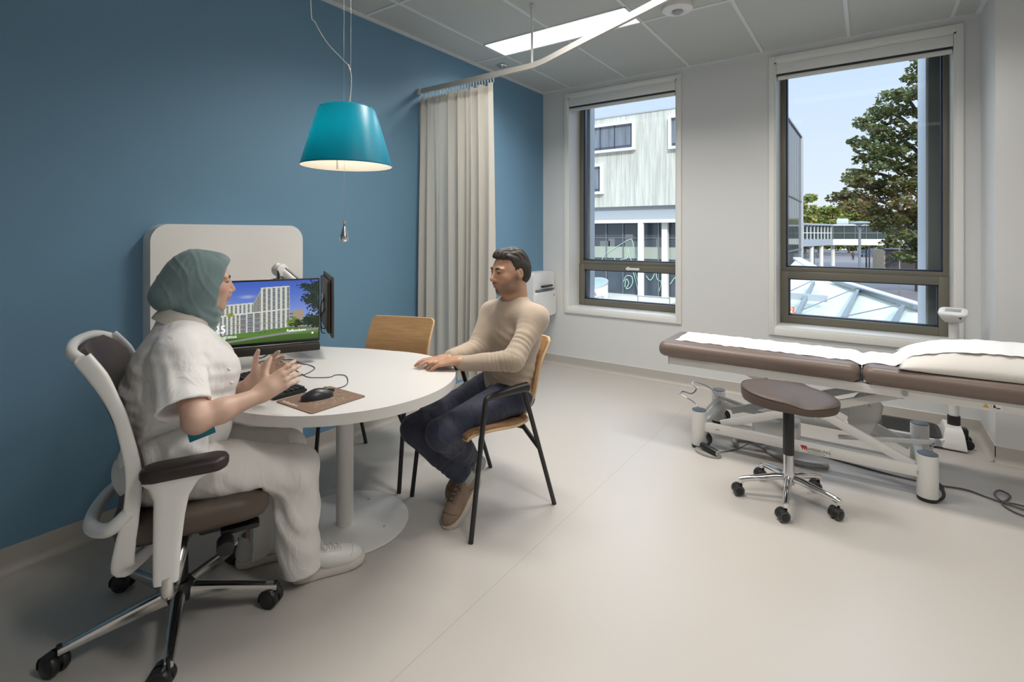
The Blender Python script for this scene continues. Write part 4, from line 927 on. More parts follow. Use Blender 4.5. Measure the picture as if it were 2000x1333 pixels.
gl = obj('ground_floor_glazing', MB().bb((-32, y0+1.25, -3.0), (-9.6, y0+1.35, 2.3)), m_dglass, B1, True)
obj('interior_band', MB().bb((-32, y0+1.22, -.40), (-9.6, y0+1.25, .44)), M('pale_inner_band', (.34, .37, .31), .7), gl, True)
for k, (xx, ww) in enumerate(((-16.6, .8), (-15.9, .5), (-14.6, .6), (-14.0, .9), (-12.3, .7), (-10.9, .8))): obj('inner_screen', MB().bb((xx, y0+1.225, .44), (xx+ww, y0+1.25, .85+.25*(k % 3))), M('inner_screen', (.15, .165, .16), .6) if 'inner_screen' not in bpy.data.materials else bpy.data.materials['inner_screen'], gl, True)
for x in [-18.7+1.32*k for k in range(8)]: obj('mullion', MB().bb((x-.035, y0+1.15, -3.0), (x+.035, y0+1.25, 2.3)), m_steel, gl, True)
obj('transom', MB().bb((-32, y0+1.17, 1.05), (-9.6, y0+1.24, 1.11)), m_steel, gl, True)
for x in (-17.9, -13.06): obj('column', MB().cyl((x, y0+.32, -3.0), (x, y0+.32, 2.2), .22, n=28), m_conc, B1, True)
obj('column', MB().bb((-11.75, y0+.75, -3.0), (-11.35, y0+1.1, 2.2)), m_conc, B1, True)
b = MB(); yy = y0+1.18
for pl_ in ([(-16.6, -1.0), (-16.2, -.2), (-15.6, .2), (-14.3, .95), (-14.05, .9), (-13.9, .3), (-13.6, -.75), (-14.2, -.9)], [(-15.4, -.4), (-15.2, -1.1), (-15, -.8), (-14.9, -.5), (-14.4, -.35), (-14.35, .35), (-14.2, -.3), (-13.95, -.8)], [(-17, -1), (-16.6, -.7), (-16.3, -.8), (-16.1, -1.1)],
             [(-14.7, -2.1), (-14.5, -1.7), (-14.1, -1.7), (-14.0, -2.1), (-14.2, -2.5), (-14.5, -2.6), (-14.3, -2.2), (-14.5, -1.9), (-14.6, -2.5)], [(-13.95, -1.4), (-13.8, -1.9), (-13.6, -2.7)], [(-13.8, -1.4), (-13.65, -1.9), (-13.45, -2.7)], [(-12.6, -1), (-12.4, -1.4), (-12.7, -1.9), (-13, -1.6)], [(-12.3, -1.2), (-12.2, -1.8), (-11.9, -2.0), (-12.1, -2.7)], [(-11.9, -1), (-11.7, -1.6), (-11.95, -2.0), (-11.6, -2.6)], [(-11.3, -2.1), (-10.9, -1.6), (-10.6, -2.0), (-10.3, -2.2)]):
    b.tube(bez([(x, yy, z) for x, z in pl_], 5), .03, 5)
obj('glass_drawing', b, m_mint, gl, True)
r = thing('roof_mast', 'thin mast with antennas on the roof of the clad building', 'mast', (-10.84, 35.5, 9.8))
b = MB(); b.cyl((-10.84, 35.5, 9.8), (-10.84, 35.5, 11.5), .04, n=8)
for z in (10.3, 10.7, 11.1): b.box((-10.84, 35.45, z), (.2, .16, .22))
b.box((-10.84, 35.5, 11.35), (.7, .05, .06)); obj('mast', b, m_steel, r, True)
r = thing('skylight_drum', 'round white rooflight drum with sloping pale glass on the terrace', 'skylight', (-15.6, 32.2, -3))
cx, cy, rr_ = -15.55, 32.0, .98
b = MB(); n = 40; b.loft([[(cx+rr_*math.cos(2*PI*k/n), cy+rr_*math.sin(2*PI*k/n), -3) for k in range(n)], [(cx+rr_*math.cos(2*PI*k/n), cy+rr_*math.sin(2*PI*k/n), -2.0+.28*math.sin(2*PI*k/n)) for k in range(n)]]); obj('drum', b, m_wframe, r, True, 40)
b = MB(); b.loft([[(cx+rr_*f*math.cos(2*PI*k/n), cy+rr_*f*math.sin(2*PI*k/n), -1.985+.28*math.sin(2*PI*k/n)*f+dz) for k in range(n)] for f, dz in ((1.02, -.08), (1.02, 0.02), (.72, .03), (.70, .0))], cap=False); obj('rim', b, m_fasc, r, True, 40)
b = MB(); b.loft([[(cx+rr_*f*math.cos(2*PI*k/n), cy+rr_*f*math.sin(2*PI*k/n), -1.975+.28*math.sin(2*PI*k/n)*f+dz) for k in range(n)] for f, dz in ((.71, 0), (.45, .05), (.1, .07))]); obj('glass', b, M('green_glass', (.30, .42, .38), .15), r, True, 60)
def rail(name, label, pts, rad, mat, h0=-3.0):
    b = MB(); b.tube([(x, y, z) for x, y, z in pts], rad, 8)
    for x, y, z in (pts[0], pts[-1]): b.cyl((x, y, h0), (x, y, z), rad, n=8)
    return set_tags(obj(name, b, mat), label, 'railing')
rail('handrail', 'thick grey handrail on the terrace below the rooflight drum', [(-13.3, 26.0, -2.38), (-12.35, 26.6, -2.12)], .07, m_fasc)
rail('handrail', 'thin dark handrail along the terrace right of the white column', [(-11.3, 29.2, -2.32), (-9.4, 29.2, -2.32)], .025, m_steel)
r = thing('traffic_mirror', 'round mirror on a short post behind the thick grey handrail', 'mirror', (-13.05, 26.8, -3))
b = MB(); b.cyl((-13.05, 26.8, -3), (-13.05, 26.8, -2.2), .035, n=10); obj('post', b, m_steel, r, True)
b = MB(); b.cyl((-13.05, 26.76, -2.15), (-13.05, 26.80, -2.15), .20, n=28); obj('mirror_face', b, m_fasc, r, True)
b = MB(); b.tube([(-13.05+.2*math.cos(2*PI*k/28), 26.76, -2.15+.2*math.sin(2*PI*k/28)) for k in range(28)], .02, 6, closed=True); obj('rim', b, m_red, r, True)
# ---- dark glass office block
B2 = thing('glass_office_block', 'dark curtain wall office block at the left edge of the right window', 'building', (-8, 41, GZ))
obj('curtain_wall', MB().bb((-9.2, 36.5, -1.0), (-4.4, 45.6, 8.9)), M('dark_reflecting_glass', (.012, .018, .02), .06, spec=.22), B2, True)
b = MB(); 
for k in range(10): y = 36.5+k*1.0; b.bb((-4.41, y-.02, -1.0), (-4.385, y+.02, 8.9))
obj('mullion', b, m_steel, B2, True)
for z in (.2, 3.9): obj('transom', MB().bb((-4.4, 36.5, z-.05), (-4.345, 45.6, z+.05)), m_steel, B2, True)
obj('parapet', MB().bb((-9.25, 36.4, 8.9), (-4.3, 45.8, 9.08)), m_lmet, B2, True); obj('corner_post', MB().bb((-4.45, 45.5, -1.0), (-4.25, 45.75, 8.95)), m_lmet, B2, True)
obj('floor_edge', MB().bb((-9.2, 36.45, -1.25), (-4.33, 45.7, -1.0)), m_lmet, B2, True)
for y in (37.5, 40.5, 43.5): obj('column', MB().cyl((-4.8, y, GZ), (-4.8, y, -1.25), .2, n=20), m_conc, B2, True)
# ---- elevated walkway
B3 = thing('elevated_walkway', 'long raised glazed walkway on columns across the street', 'building', (-4, 88, GZ))
c0, c1_, c2v = Vector((-8.6, 74)), Vector((-4.6, 92)), Vector((14, 100))
def slab(name, p, q, z0, z1, dp, mat, par, off=0):
    d = (q-p); L = d.length; d.normalize(); n = Vector((-d.y, d.x)); m = Matrix.Translation((p.x+n.x*off, p.y+n.y*off, 0)) @ Matrix.Rotation(math.atan2(d.y, d.x), 4, 'Z')
    b = MB(); b.bb((0, 0, z0), (L, dp, z1), m); return obj(name, b, mat, par, True)
m_walk = M('walkway_glass', (.03, .045, .04), .06, spec=.7)
for p, q, s in ((c0, c1_, 0), (c1_, c2v, 1)):
    slab('glass_band', p, q, .55, 2.6, 3, m_walk, B3, .2); slab('roof_slab', p, q, 2.6, 2.85, 3.6, m_lmet if s else m_fasc, B3, -.1); slab('floor_slab', p, q, -.35, .58, 3.2, m_conc if s else m_fasc, B3, .05)  # first leg gets darker slabs, its shade put into the colour
    d = (q-p).normalized(); L = (q-p).length; k = 0
    while k*1.5 < L:
        pt = p+d*(k*1.5); slab('mullion', pt, pt+d*.08, .55, 2.6, .12, m_wframe if s == 0 else m_steel, B3, .1); k += 1
    slab('rail_line', p, q, 1.45, 1.55, .1, m_wframe if s == 0 else m_steel, B3, .12)
for x, y in ((-7.9, 78), (-6.82, 84), (-5.9, 88), (-4.7, 93.4), (4.5, 97.5), (10, 100)): obj('column', MB().cyl((x, y, GZ), (x, y, -.3), .28, n=16), m_conc, B3, True)
obj('roof_unit', MB().bb((-4.2, 93, 2.85), (-2.7, 94.5, 3.7), None, .2), m_lmet, B3, True)
# ---- street furniture
def lamp_post(label, x, y, zt, rd, mat):
    r = thing('street_lamp', label, 'street lamp', (x, y, GZ)); b = MB(); b.cyl((x, y, GZ), (x, y, zt-.18*rd/.34), .046, n=16); obj('pole', b, mat, r, True)
    b = MB(); b.lathe([(.02, zt-.12), (rd, zt-.02), (rd, zt+.03), (.05, zt+.05)], (x, y, 0), 28); obj('dish', b, m_fasc, r, True)
    b = MB()
    for k in range(3): a = 2*PI*k/3; b.tube([(x, y, zt-.42*rd/.34), (x+rd*.6*math.cos(a), y+rd*.6*math.sin(a), zt-.06)], .014, 6)
    obj('struts', b, mat, r, True)
p = at(1679, 435, 20); lamp_post('tall street lamp with a wide dish head in the middle of the right window', p.x, p.y, p.z, .34, m_steel)
p = at(1757, 474, 42); lamp_post('shorter bright street lamp in front of the dark timber shed', p.x, p.y, p.z+.05, .36, m_alu)
p = at(1729, 523, 58); p.z = GZ
r = thing('timber_shed', 'dark slatted timber shed beside the big tree across the street', 'shed', (p.x+3, p.y+2, GZ))
mp = mat4((p.x, p.y, GZ), R(-4))
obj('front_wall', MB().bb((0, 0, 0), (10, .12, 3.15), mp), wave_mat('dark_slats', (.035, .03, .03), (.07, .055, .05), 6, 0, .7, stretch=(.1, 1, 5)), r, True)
obj('side_wall', MB().bb((-.12, 0, 0), (0, 5, 3.15), mat4((p.x, p.y, GZ), R(12))), M('painted_sunlit_slats', (.30, .23, .15), .7, noise_s=4, noise_a=.4), r, True)  # side slats coloured paler, the sun on them put into the paint
obj('roof', MB().bb((-.2, -.1, 3.15), (10, 5, 3.25), mp), m_print, r, True)
sg = obj('sign_board', MB().bb((.8, -.06, 2.15), (3.5, -.0, 2.7), mp), m_wframe, r, True)
for x in (1.35, 2.0): obj('sign_pictogram', MB().bb((x-.35, -.075, 2.25), (x+.0, -.06, 2.6), mp), m_print, sg, True)
obj('sign_lettering', MB().bb((2.1, -.075, 2.15), (3.5, -.058, 2.7), mp), m_fasc, sg, True)
for (u, d, h) in ((1692, 62, 3.2), (1698, 66, 3.4), (1706, 66, 3.3), (1712, 70, 2.6)):
    q = at(u, 500, d); o_ = obj('bollard_post', MB().cyl((q.x, q.y, GZ), (q.x, q.y, GZ+h), .09, n=10), m_print); set_tags(o_, 'slim dark post standing in the street left of the timber shed', 'post', 'dark street posts')
q = at(1590, 492, 82); r = thing('bicycle_sign', 'small green and white sign on a post by the bicycles', 'sign', (q.x, q.y, GZ)); obj('post', MB().cyl((q.x, q.y, GZ), (q.x, q.y, 1.6-1.4), .06, n=8), m_steel, r, True); obj('sign_plate', MB().box((q.x, q.y-.08, -.1), (1.4, .08, 1.0)), M('green_sign', (.05, .35, .2), .5), r, True)
def car(label, x, y, rz, mat):
    r = thing('car', label, 'car', (x, y, GZ), rz, 'parked cars'); b = MB()
    b.loft([[(px, sy, z) for px, z in ((-2.1, .35), (-2.05, .8), (-1.2, .9), (1.2, .88), (2.0, .75), (2.1, .35))] for sy in (-.85, .85)]); obj('body', b, mat, r)
    b = MB(); b.loft([[(px, sy*(.8 if z < 1 else .66), z) for px, z in ((-1.7, .86), (-1.2, 1.38), (.2, 1.42), (1.1, .86))] for sy in (-1, 1)]); obj('cabin', b, m_dglass, r)
    b = MB(); b.loft([[(px, sy*.67, z) for px, z in ((-1.15, 1.37), (-1.05, 1.45), (.15, 1.46), (.22, 1.40))] for sy in (-1, 1)]); obj('roof', b, mat, r)
    for wx_ in (-1.3, 1.3):
        for sy in (-1, 1): obj('wheel', MB().cyl((wx_, sy*.62, .31), (wx_, sy*.86, .31), .31, n=18), m_rub, r)
for k, (u, v, cc, lb) in enumerate(((1699, 502, (.10, .14, .22), 'dark blue parked car beside the street, nearest the posts'), (1708, 498, (.30, .33, .38), 'silver parked car behind the dark blue car'), (1716, 494, (.45, .46, .48), 'pale parked car half hidden by the timber shed'))):
    q = on_z(u, v, GZ); car(lb, q.x, q.y, R(35+10*k), M('car_paint_%s' % 'abc'[k], cc, .25, .3))
# a parked car seen low through the lower pane
q = Vector((6.2, 33, 0)); car('dark parked car below the glass canopy edge at the pier', q.x-.6, q.y, R(80), M('car_paint_d', (.05, .05, .05), .25, .3))
def bike(label, x, y, rz):
    r = thing('bicycle', label, 'bicycle', (x, y, GZ), rz, 'bicycles by the walkway')
    for wx_ in (-.52, .52):
        b = MB(); b.tube([(wx_+.34*math.cos(2*PI*k/20), 0, .35+.34*math.sin(2*PI*k/20)) for k in range(20)], .03, 6, closed=True); obj('wheel', b, m_rub, r)
    b = MB()
    for p, q in (((-.52, 0, .35), (-.1, 0, .35)), ((-.1, 0, .35), (-.2, 0, .9)), ((-.2, 0, .85), (.4, 0, .85)), ((-.1, 0, .35), (.42, 0, .8)), ((.52, 0, .35), (.38, 0, 1.05)), ((-.52, 0, .35), (-.2, 0, .85))): b.tube([p, q], .025, 6)
    obj('frame', b, m_steel, r); obj('saddle', MB().box((-.22, 0, .94), (.26, .14, .07), None, .02), m_print, r); b = MB(); b.tube([(.36, -.28, 1.08), (.38, 0, 1.08), (.36, .28, 1.08)], .025, 6); obj('handlebar', b, m_print, r)
for k in range(7):
    q = on_z(1572+5*k, 505.5-.3*k, GZ); bike('parked bicycle in the row under the raised walkway', q.x, q.y, R(80+7*math.sin(k*3)))
# ---- glass canopy below the right window
CN = thing('glass_canopy', 'pale frosted glass canopy with dark struts below the right window', 'canopy', (-1, 13, -1.2))
m_frost = translucent_mat('frosted_glass', (.70, .73, .64), .3, .45)
e0, e1, e2_ = at(1556, 507, 24), at(1640, 555, 16), at(1815, 612, 10.6)
l0, l1, l2 = at(1500, 560, 15), at(1530, 668, 7.4), at(1815, 705, 7.0)
b = MB()
for tri in ((e0, l0, e1), (e1, l0, l1), (e1, l1, l2), (e1, l2, e2_)):
    vs = [b.bm.verts.new(p) for p in tri]; b.bm.faces.new(vs)
    vs = [b.bm.verts.new(p+Vector((0, 0, -.03))) for p in tri]; b.bm.faces.new(vs[::-1])
obj('glass_sheets', b, m_frost, CN, True, 0)
def beam(p, q, w, h, up=(0, 0, 1)): m = frame_m((p+q)/2, q-p, up); return MB().box((0, 0, 0), ((q-p).length, h, w), m)
upv = Vector((0, 0, .06))
obj('edge_beam', beam(e1+upv, e2_+upv, .30, .12), m_lmet, CN, True); obj('edge_rail', beam(e1+upv*2+Vector((-.22, -.1, 0)), e2_+upv*2+Vector((-.22, -.1, 0)), .10, .08), m_steel, CN, True); obj('edge_beam', beam(e0+upv, e1+upv, .3, .08), m_wframe, CN, True)
for (a, ad), (c, cd_) in ((((1589, 553), 14.6), ((1556, 618), 8.9)), (((1677, 567), 14.2), ((1645, 628), 8.6)), (((1764, 600), 11.0), ((1742, 640), 8.0))):
    p, q = at(*a, ad*.985), at(*c, cd_*.97); o_ = obj('strut', beam(p, q, .07, .10), m_steel, CN, True)
    o2 = obj('bracing_rod', MB().tube([p+Vector((-.05, 0, .05)), q+Vector((-.7, .2, .05))], .012, 6), m_steel, CN, True)
p0, p1 = at(1540, 578, 11.0), at(1614, 584, 11.0); obj('roof_duct', beam(p0, p1, .10, .14), m_fasc, CN, True)
q = at(1545, 606, 8.6); sg = thing('number_sign', 'orange sign with a white digit at the lower left of the right window', 'sign', tuple(q)); mq = frame_m(q, RT, (0, 0, 1))
obj('sign_plate', MB().box((0, 0, 0), (.11, .11, .01), mq), M('orange_sign', (.65, .12, .02), .5), sg, True); obj('lower_plate', MB().box((.03, -.11, 0), (.17, .10, .01), mq), M('lime_sign', (.42, .48, .05), .5), sg, True)
text_obj('digit', '2', .12, m_wprint, sg, mq @ Matrix.Translation((0, -.04, .008)), 'CENTER')
q = at(1598, 614, 8.9); o_ = obj('notice_plate', MB().box((0, 0, 0), (.19, .07, .008), frame_m(q, RT, (0, 0, 1))), m_lmet); set_tags(o_, 'small pale notice plate on the frosted canopy', 'sign')
# ---- trees
def leaf_mat(name, c1, c2, c3):
    m = M(name, c1, .55); nt = m.node_tree; b = nt.nodes['Principled BSDF']; gi = nt.nodes.new('ShaderNodeVertexColor'); gi.layer_name = 'leaf'
    rp = nt.nodes.new('ShaderNodeValToRGB'); rp.color_ramp.elements[0].color = (*c1, 1); rp.color_ramp.elements[1].color = (*c3, 1); e = rp.color_ramp.elements.new(.5); e.color = (*c2, 1)
    nt.links.new(gi.outputs[0], rp.inputs[0]); nt.links.new(rp.outputs[0], b.inputs['Base Color'])
    o = nt.nodes['Material Output']; mx = nt.nodes.new('ShaderNodeMixShader'); t = nt.nodes.new('ShaderNodeBsdfTranslucent'); mx.inputs[0].default_value = .3
    nt.links.new(rp.outputs[0], t.inputs[0]); nt.links.new(b.outputs[0], mx.inputs[1]); nt.links.new(t.outputs[0], mx.inputs[2]); nt.links.new(mx.outputs[0], o.inputs[0]); return m
m_bark = M('bark', (.09, .07, .05), .9, noise_s=8, noise_a=.3)
def tree(name, label, base, clusters, nleaf, size, mat, trunk_r, limbs, group=None, aspect=1.0, seed=1, tint=None):
    g = np.random.default_rng(seed); r = thing(name, label, 'tree', base, 0, group)
    cl = np.array([c[:6] for c in clusters], float); vol = (cl[:, 3]*cl[:, 4]*cl[:, 5])**.75; idx = g.choice(len(cl), nleaf, p=vol/vol.sum())
    d = g.normal(size=(nleaf, 3)); d /= np.linalg.norm(d, axis=1)[:, None]; rad = g.random(nleaf)**.45
    P = cl[idx, :3]+d*cl[idx, 3:6]*rad[:, None]
    a = g.normal(size=(nleaf, 3)); a[:, 2] *= .5; a /= np.linalg.norm(a, axis=1)[:, None]; n = g.normal(size=(nleaf, 3)); n[:, 2] += 1.4; b_ = np.cross(a, n); b_ /= np.linalg.norm(b_, axis=1)[:, None]
    s = size*(.6+.8*g.random(nleaf))[:, None]; w_ = s*.38*aspect
    V = np.stack([P-a*s*.5, P+b_*w_-a*s*.05, P+a*s*.5, P-b_*w_-a*s*.05], 1).reshape(-1, 3); F = np.arange(nleaf*4).reshape(-1, 4)
    me = np_mesh('foliage', V, F); col = np.clip((tint(P, idx, g) if tint else g.random(nleaf)), 0, 1); ca = me.color_attributes.new('leaf', 'FLOAT_COLOR', 'POINT'); cc = np.ones((nleaf, 4, 4), np.float32); cc[:, :, :3] = col[:, None, None]; ca.data.foreach_set('color', cc.ravel())
    obj('foliage', me, mat, r, True, 0)
    b = MB(); b.tube(bez([Vector(p) for p in limbs[0]], 6), [trunk_r*(1-.6*i/(6*(len(limbs[0])-1))) for i in range(6*(len(limbs[0])-1)+1)], 10); obj('trunk', b, m_bark, r, True)
    if len(limbs) > 1:
        b = MB()
        for L in limbs[1:]: q = bez([Vector(p) for p in L], 5); b.tube(q, [trunk_r*.32*(1-.8*i/(len(q)-1))+.015 for i in range(len(q))], 6)
        obj('branches', b, m_bark, r, True)
m_chest = leaf_mat('chestnut_leaves', (.075, .11, .03), (.16, .15, .045), (.34, .17, .06))
m_leafy = leaf_mat('light_leaves', (.13, .19, .045), (.24, .29, .07), (.50, .36, .08))
dT = 42
def T_(u, v, dd=0): return at(u, v, dT+dd)
base = T_(1800, 530, 2); base.z = GZ
cl_ = []; g = np.random.default_rng(5)
prof = [(120, 1792, 22), (150, 1768, 48), (180, 1730, 85), (215, 1702, 110), (245, 1672, 140), (275, 1660, 150), (300, 1672, 140), (330, 1660, 150), (355, 1650, 160), (378, 1632, 175), (400, 1655, 150), (425, 1688, 125), (450, 1712, 100), (475, 1730, 85), (492, 1750, 60)]
for v, ul, wv in prof:
    n = max(3, int(wv/16))
    for k in range(n+5):
        u = ul+(k+.5*g.random())*(wv+110)/(n+5)
        rad = (14+9*g.random())/999*dT; q = T_(u+8, v+g.normal()*9, g.normal()*2.2); cl_.append((*q, rad*1.25, rad*1.25, rad*.62))
    q = T_(ul+4, v+g.normal()*4, g.normal()); cl_.append((*q, .48, .48, .16))
    q = T_(ul+18, v+7+g.normal()*4, g.normal()); cl_.append((*q, .6, .6, .22))
limbs = [[base, T_(1800, 430, 2), T_(1802, 330, 1), T_(1805, 220, 0), T_(1808, 130, 0)]]
for v, ul, wv in prof[1:-2]: limbs.append([T_(1803, v+60, 1), T_((ul+1803)/2+10, v+18, .5), T_(ul+30, v+4, 0), T_(ul+6, v, 0)])
tree('chestnut_tree', 'large browning chestnut tree filling the right half of the right window', tuple(base), cl_, 26000, .34, m_chest, .5, limbs, None, .9, 3, tint=lambda P, i, g: g.random(len(P))*.45+.55*np.clip(1-abs(P[:, 2]-3.6)/3.2, 0, 1)*g.random(len(P))**.6)
def far_tree(u, vtop, d, w, label, seed, mat=m_leafy, zb=GZ):
    g = np.random.default_rng(seed); p = at(u, 457, d); zt = H_CAM+(457-vtop)/999*d; hh = zt-zb; W_ = w/999*d; c = []
    for k in range(26):
        a = g.random()*6.28; t = .25+.75*g.random(); rr = W_*.5*(1-.55*abs(t-.6)/.6)*g.random()**.5; s = W_*.17*(.7+.7*g.random())
        c.append((p.x+rr*math.cos(a), p.y+rr*math.sin(a), zb+hh*t-s*.4, s, s, s*.8))
    tree('leafy_tree', label, (p.x, p.y, zb), c, 3800, .75, mat, .3, [[(p.x, p.y, zb), (p.x+.2, p.y, zb+hh*.4), (p.x, p.y, zb+hh*.85)]], 'trees behind the walkway', 1.1, seed)
for k, (u, vt, d, w_, lb) in enumerate(((1572, 376, 108, 66, 'tall green tree beyond the walkway, against the glass block'), (1600, 402, 132, 60, 'rounded yellow-green tree beyond the walkway, second from the glass block'), (1626, 405, 118, 54, 'yellowing tree behind the roof unit of the walkway'), (1658, 400, 134, 60, 'tree with golden patches behind the dish street lamp'), (1692, 404, 120, 56, 'green tree behind the walkway beside the chestnut'), (1727, 420, 136, 66, 'green tree behind the chestnut crown'), (1780, 425, 122, 76, 'low green tree behind the timber shed'), (1540, 420, 128, 50, 'green tree hidden mostly by the glass block'))):
    far_tree(u, vt, d, w_, lb, 20+k)
for k in range(8):
    q = at(1575+28*k, 482, 150); r_ = [(q.x+g.normal()*.7, q.y+g.normal()*.5, GZ+1.2+.8*g.random(), 1.5, 1.3, 1.4) for _ in range(6)]
    tree('shrub', 'green shrub in the hedge beyond the walkway', (q.x, q.y, GZ), r_, 900, .6, m_leafy, .08, [[(q.x, q.y, GZ), (q.x, q.y, GZ+.8), (q.x, q.y, GZ+1.2)]], 'hedge shrubs beyond the walkway', 1.1, 50+k)
# ================================================================== FIGURES: smooth blended surfaces
def surface_nets(F, lo, h):
    ins = F < 0; nx, ny, nz = F.shape
    c = [ins[i:nx-1+i, j:ny-1+j, k:nz-1+k] for i in (0, 1) for j in (0, 1) for k in (0, 1)]
    s = np.zeros(c[0].shape, np.int8)
    for a in c: s += a
    act = (s > 0) & (s < 8); idx = np.argwhere(act); N = len(idx)
    vid = np.full(act.shape, -1, np.int32); vid[act] = np.arange(N)
    co = [(i, j, k) for i in (0, 1) for j in (0, 1) for k in (0, 1)]
    val = np.stack([F[idx[:, 0]+i, idx[:, 1]+j, idx[:, 2]+k] for i, j, k in co], 1)
    P = np.zeros((N, 3)); W = np.zeros(N)
    for a in range(8):
        for b in range(a+1, 8):
            if sum(abs(x-y) for x, y in zip(co[a], co[b])) != 1: continue
            m = (val[:, a] < 0) != (val[:, b] < 0); t = val[m, a]/(val[m, a]-val[m, b])
            P[m] += np.array(co[a])+t[:, None]*(np.array(co[b])-np.array(co[a])); W[m] += 1
    P = (P/W[:, None]+idx)*h+np.array(lo)
    Q = []
    for ax in range(3):
        sl0 = [slice(None)]*3; sl1 = [slice(None)]*3; sl0[ax] = slice(0, -1); sl1[ax] = slice(1, None)
        A = ins[tuple(sl0)]; B = ins[tuple(sl1)]; e = np.argwhere(A != B); u, v = [(1, 2), (2, 0), (0, 1)][ax]
        ok = (e[:, u] > 0) & (e[:, v] > 0) & (e[:, u] < F.shape[u]-1) & (e[:, v] < F.shape[v]-1); e = e[ok]
        du = np.zeros(3, int); du[u] = 1; dv = np.zeros(3, int); dv[v] = 1
        g = lambda q: vid[q[:, 0], q[:, 1], q[:, 2]]
        q = np.stack([g(e-du-dv), g(e-dv), g(e), g(e-du)], 1); fl = A[e[:, 0], e[:, 1], e[:, 2]]
        q[~fl] = q[~fl][:, ::-1]; Q.append(q)
    Q = np.concatenate(Q); return P, Q[(Q >= 0).all(1)]
V3 = lambda p: np.array(p, np.float32)
def cone_f(a, b, ra, rb, n=None, f=1.0):
    a = V3(a); b = V3(b); ab = b-a; L2 = float(ab@ab)
    if n is not None: n = V3(n); n = n-ab*(n@ab)/L2; n /= np.linalg.norm(n)
    def fn(x, y, z):
        px, py, pz = x-a[0], y-a[1], z-a[2]
        if n is not None:
            s = (px*n[0]+py*n[1]+pz*n[2])*(1/f-1); px = px+s*n[0]; py = py+s*n[1]; pz = pz+s*n[2]
        t = np.clip((px*ab[0]+py*ab[1]+pz*ab[2])/L2, 0, 1); qx = px-t*ab[0]; qy = py-t*ab[1]; qz = pz-t*ab[2]
        return (np.sqrt(qx*qx+qy*qy+qz*qz)-(ra+(rb-ra)*t))*min(1, f)
    r = max(ra, rb); return fn, np.minimum(a, b)-r, np.maximum(a, b)+r
def ell_f(c, r):
    c = V3(c); r = V3(r)
    def fn(x, y, z):
        px, py, pz = (x-c[0])/r[0], (y-c[1])/r[1], (z-c[2])/r[2]; k0 = np.sqrt(px*px+py*py+pz*pz)+1e-6
        k1 = np.sqrt((px/r[0])**2+(py/r[1])**2+(pz/r[2])**2)+1e-6; return k0*(k0-1)/k1
    return fn, c-r, c+r
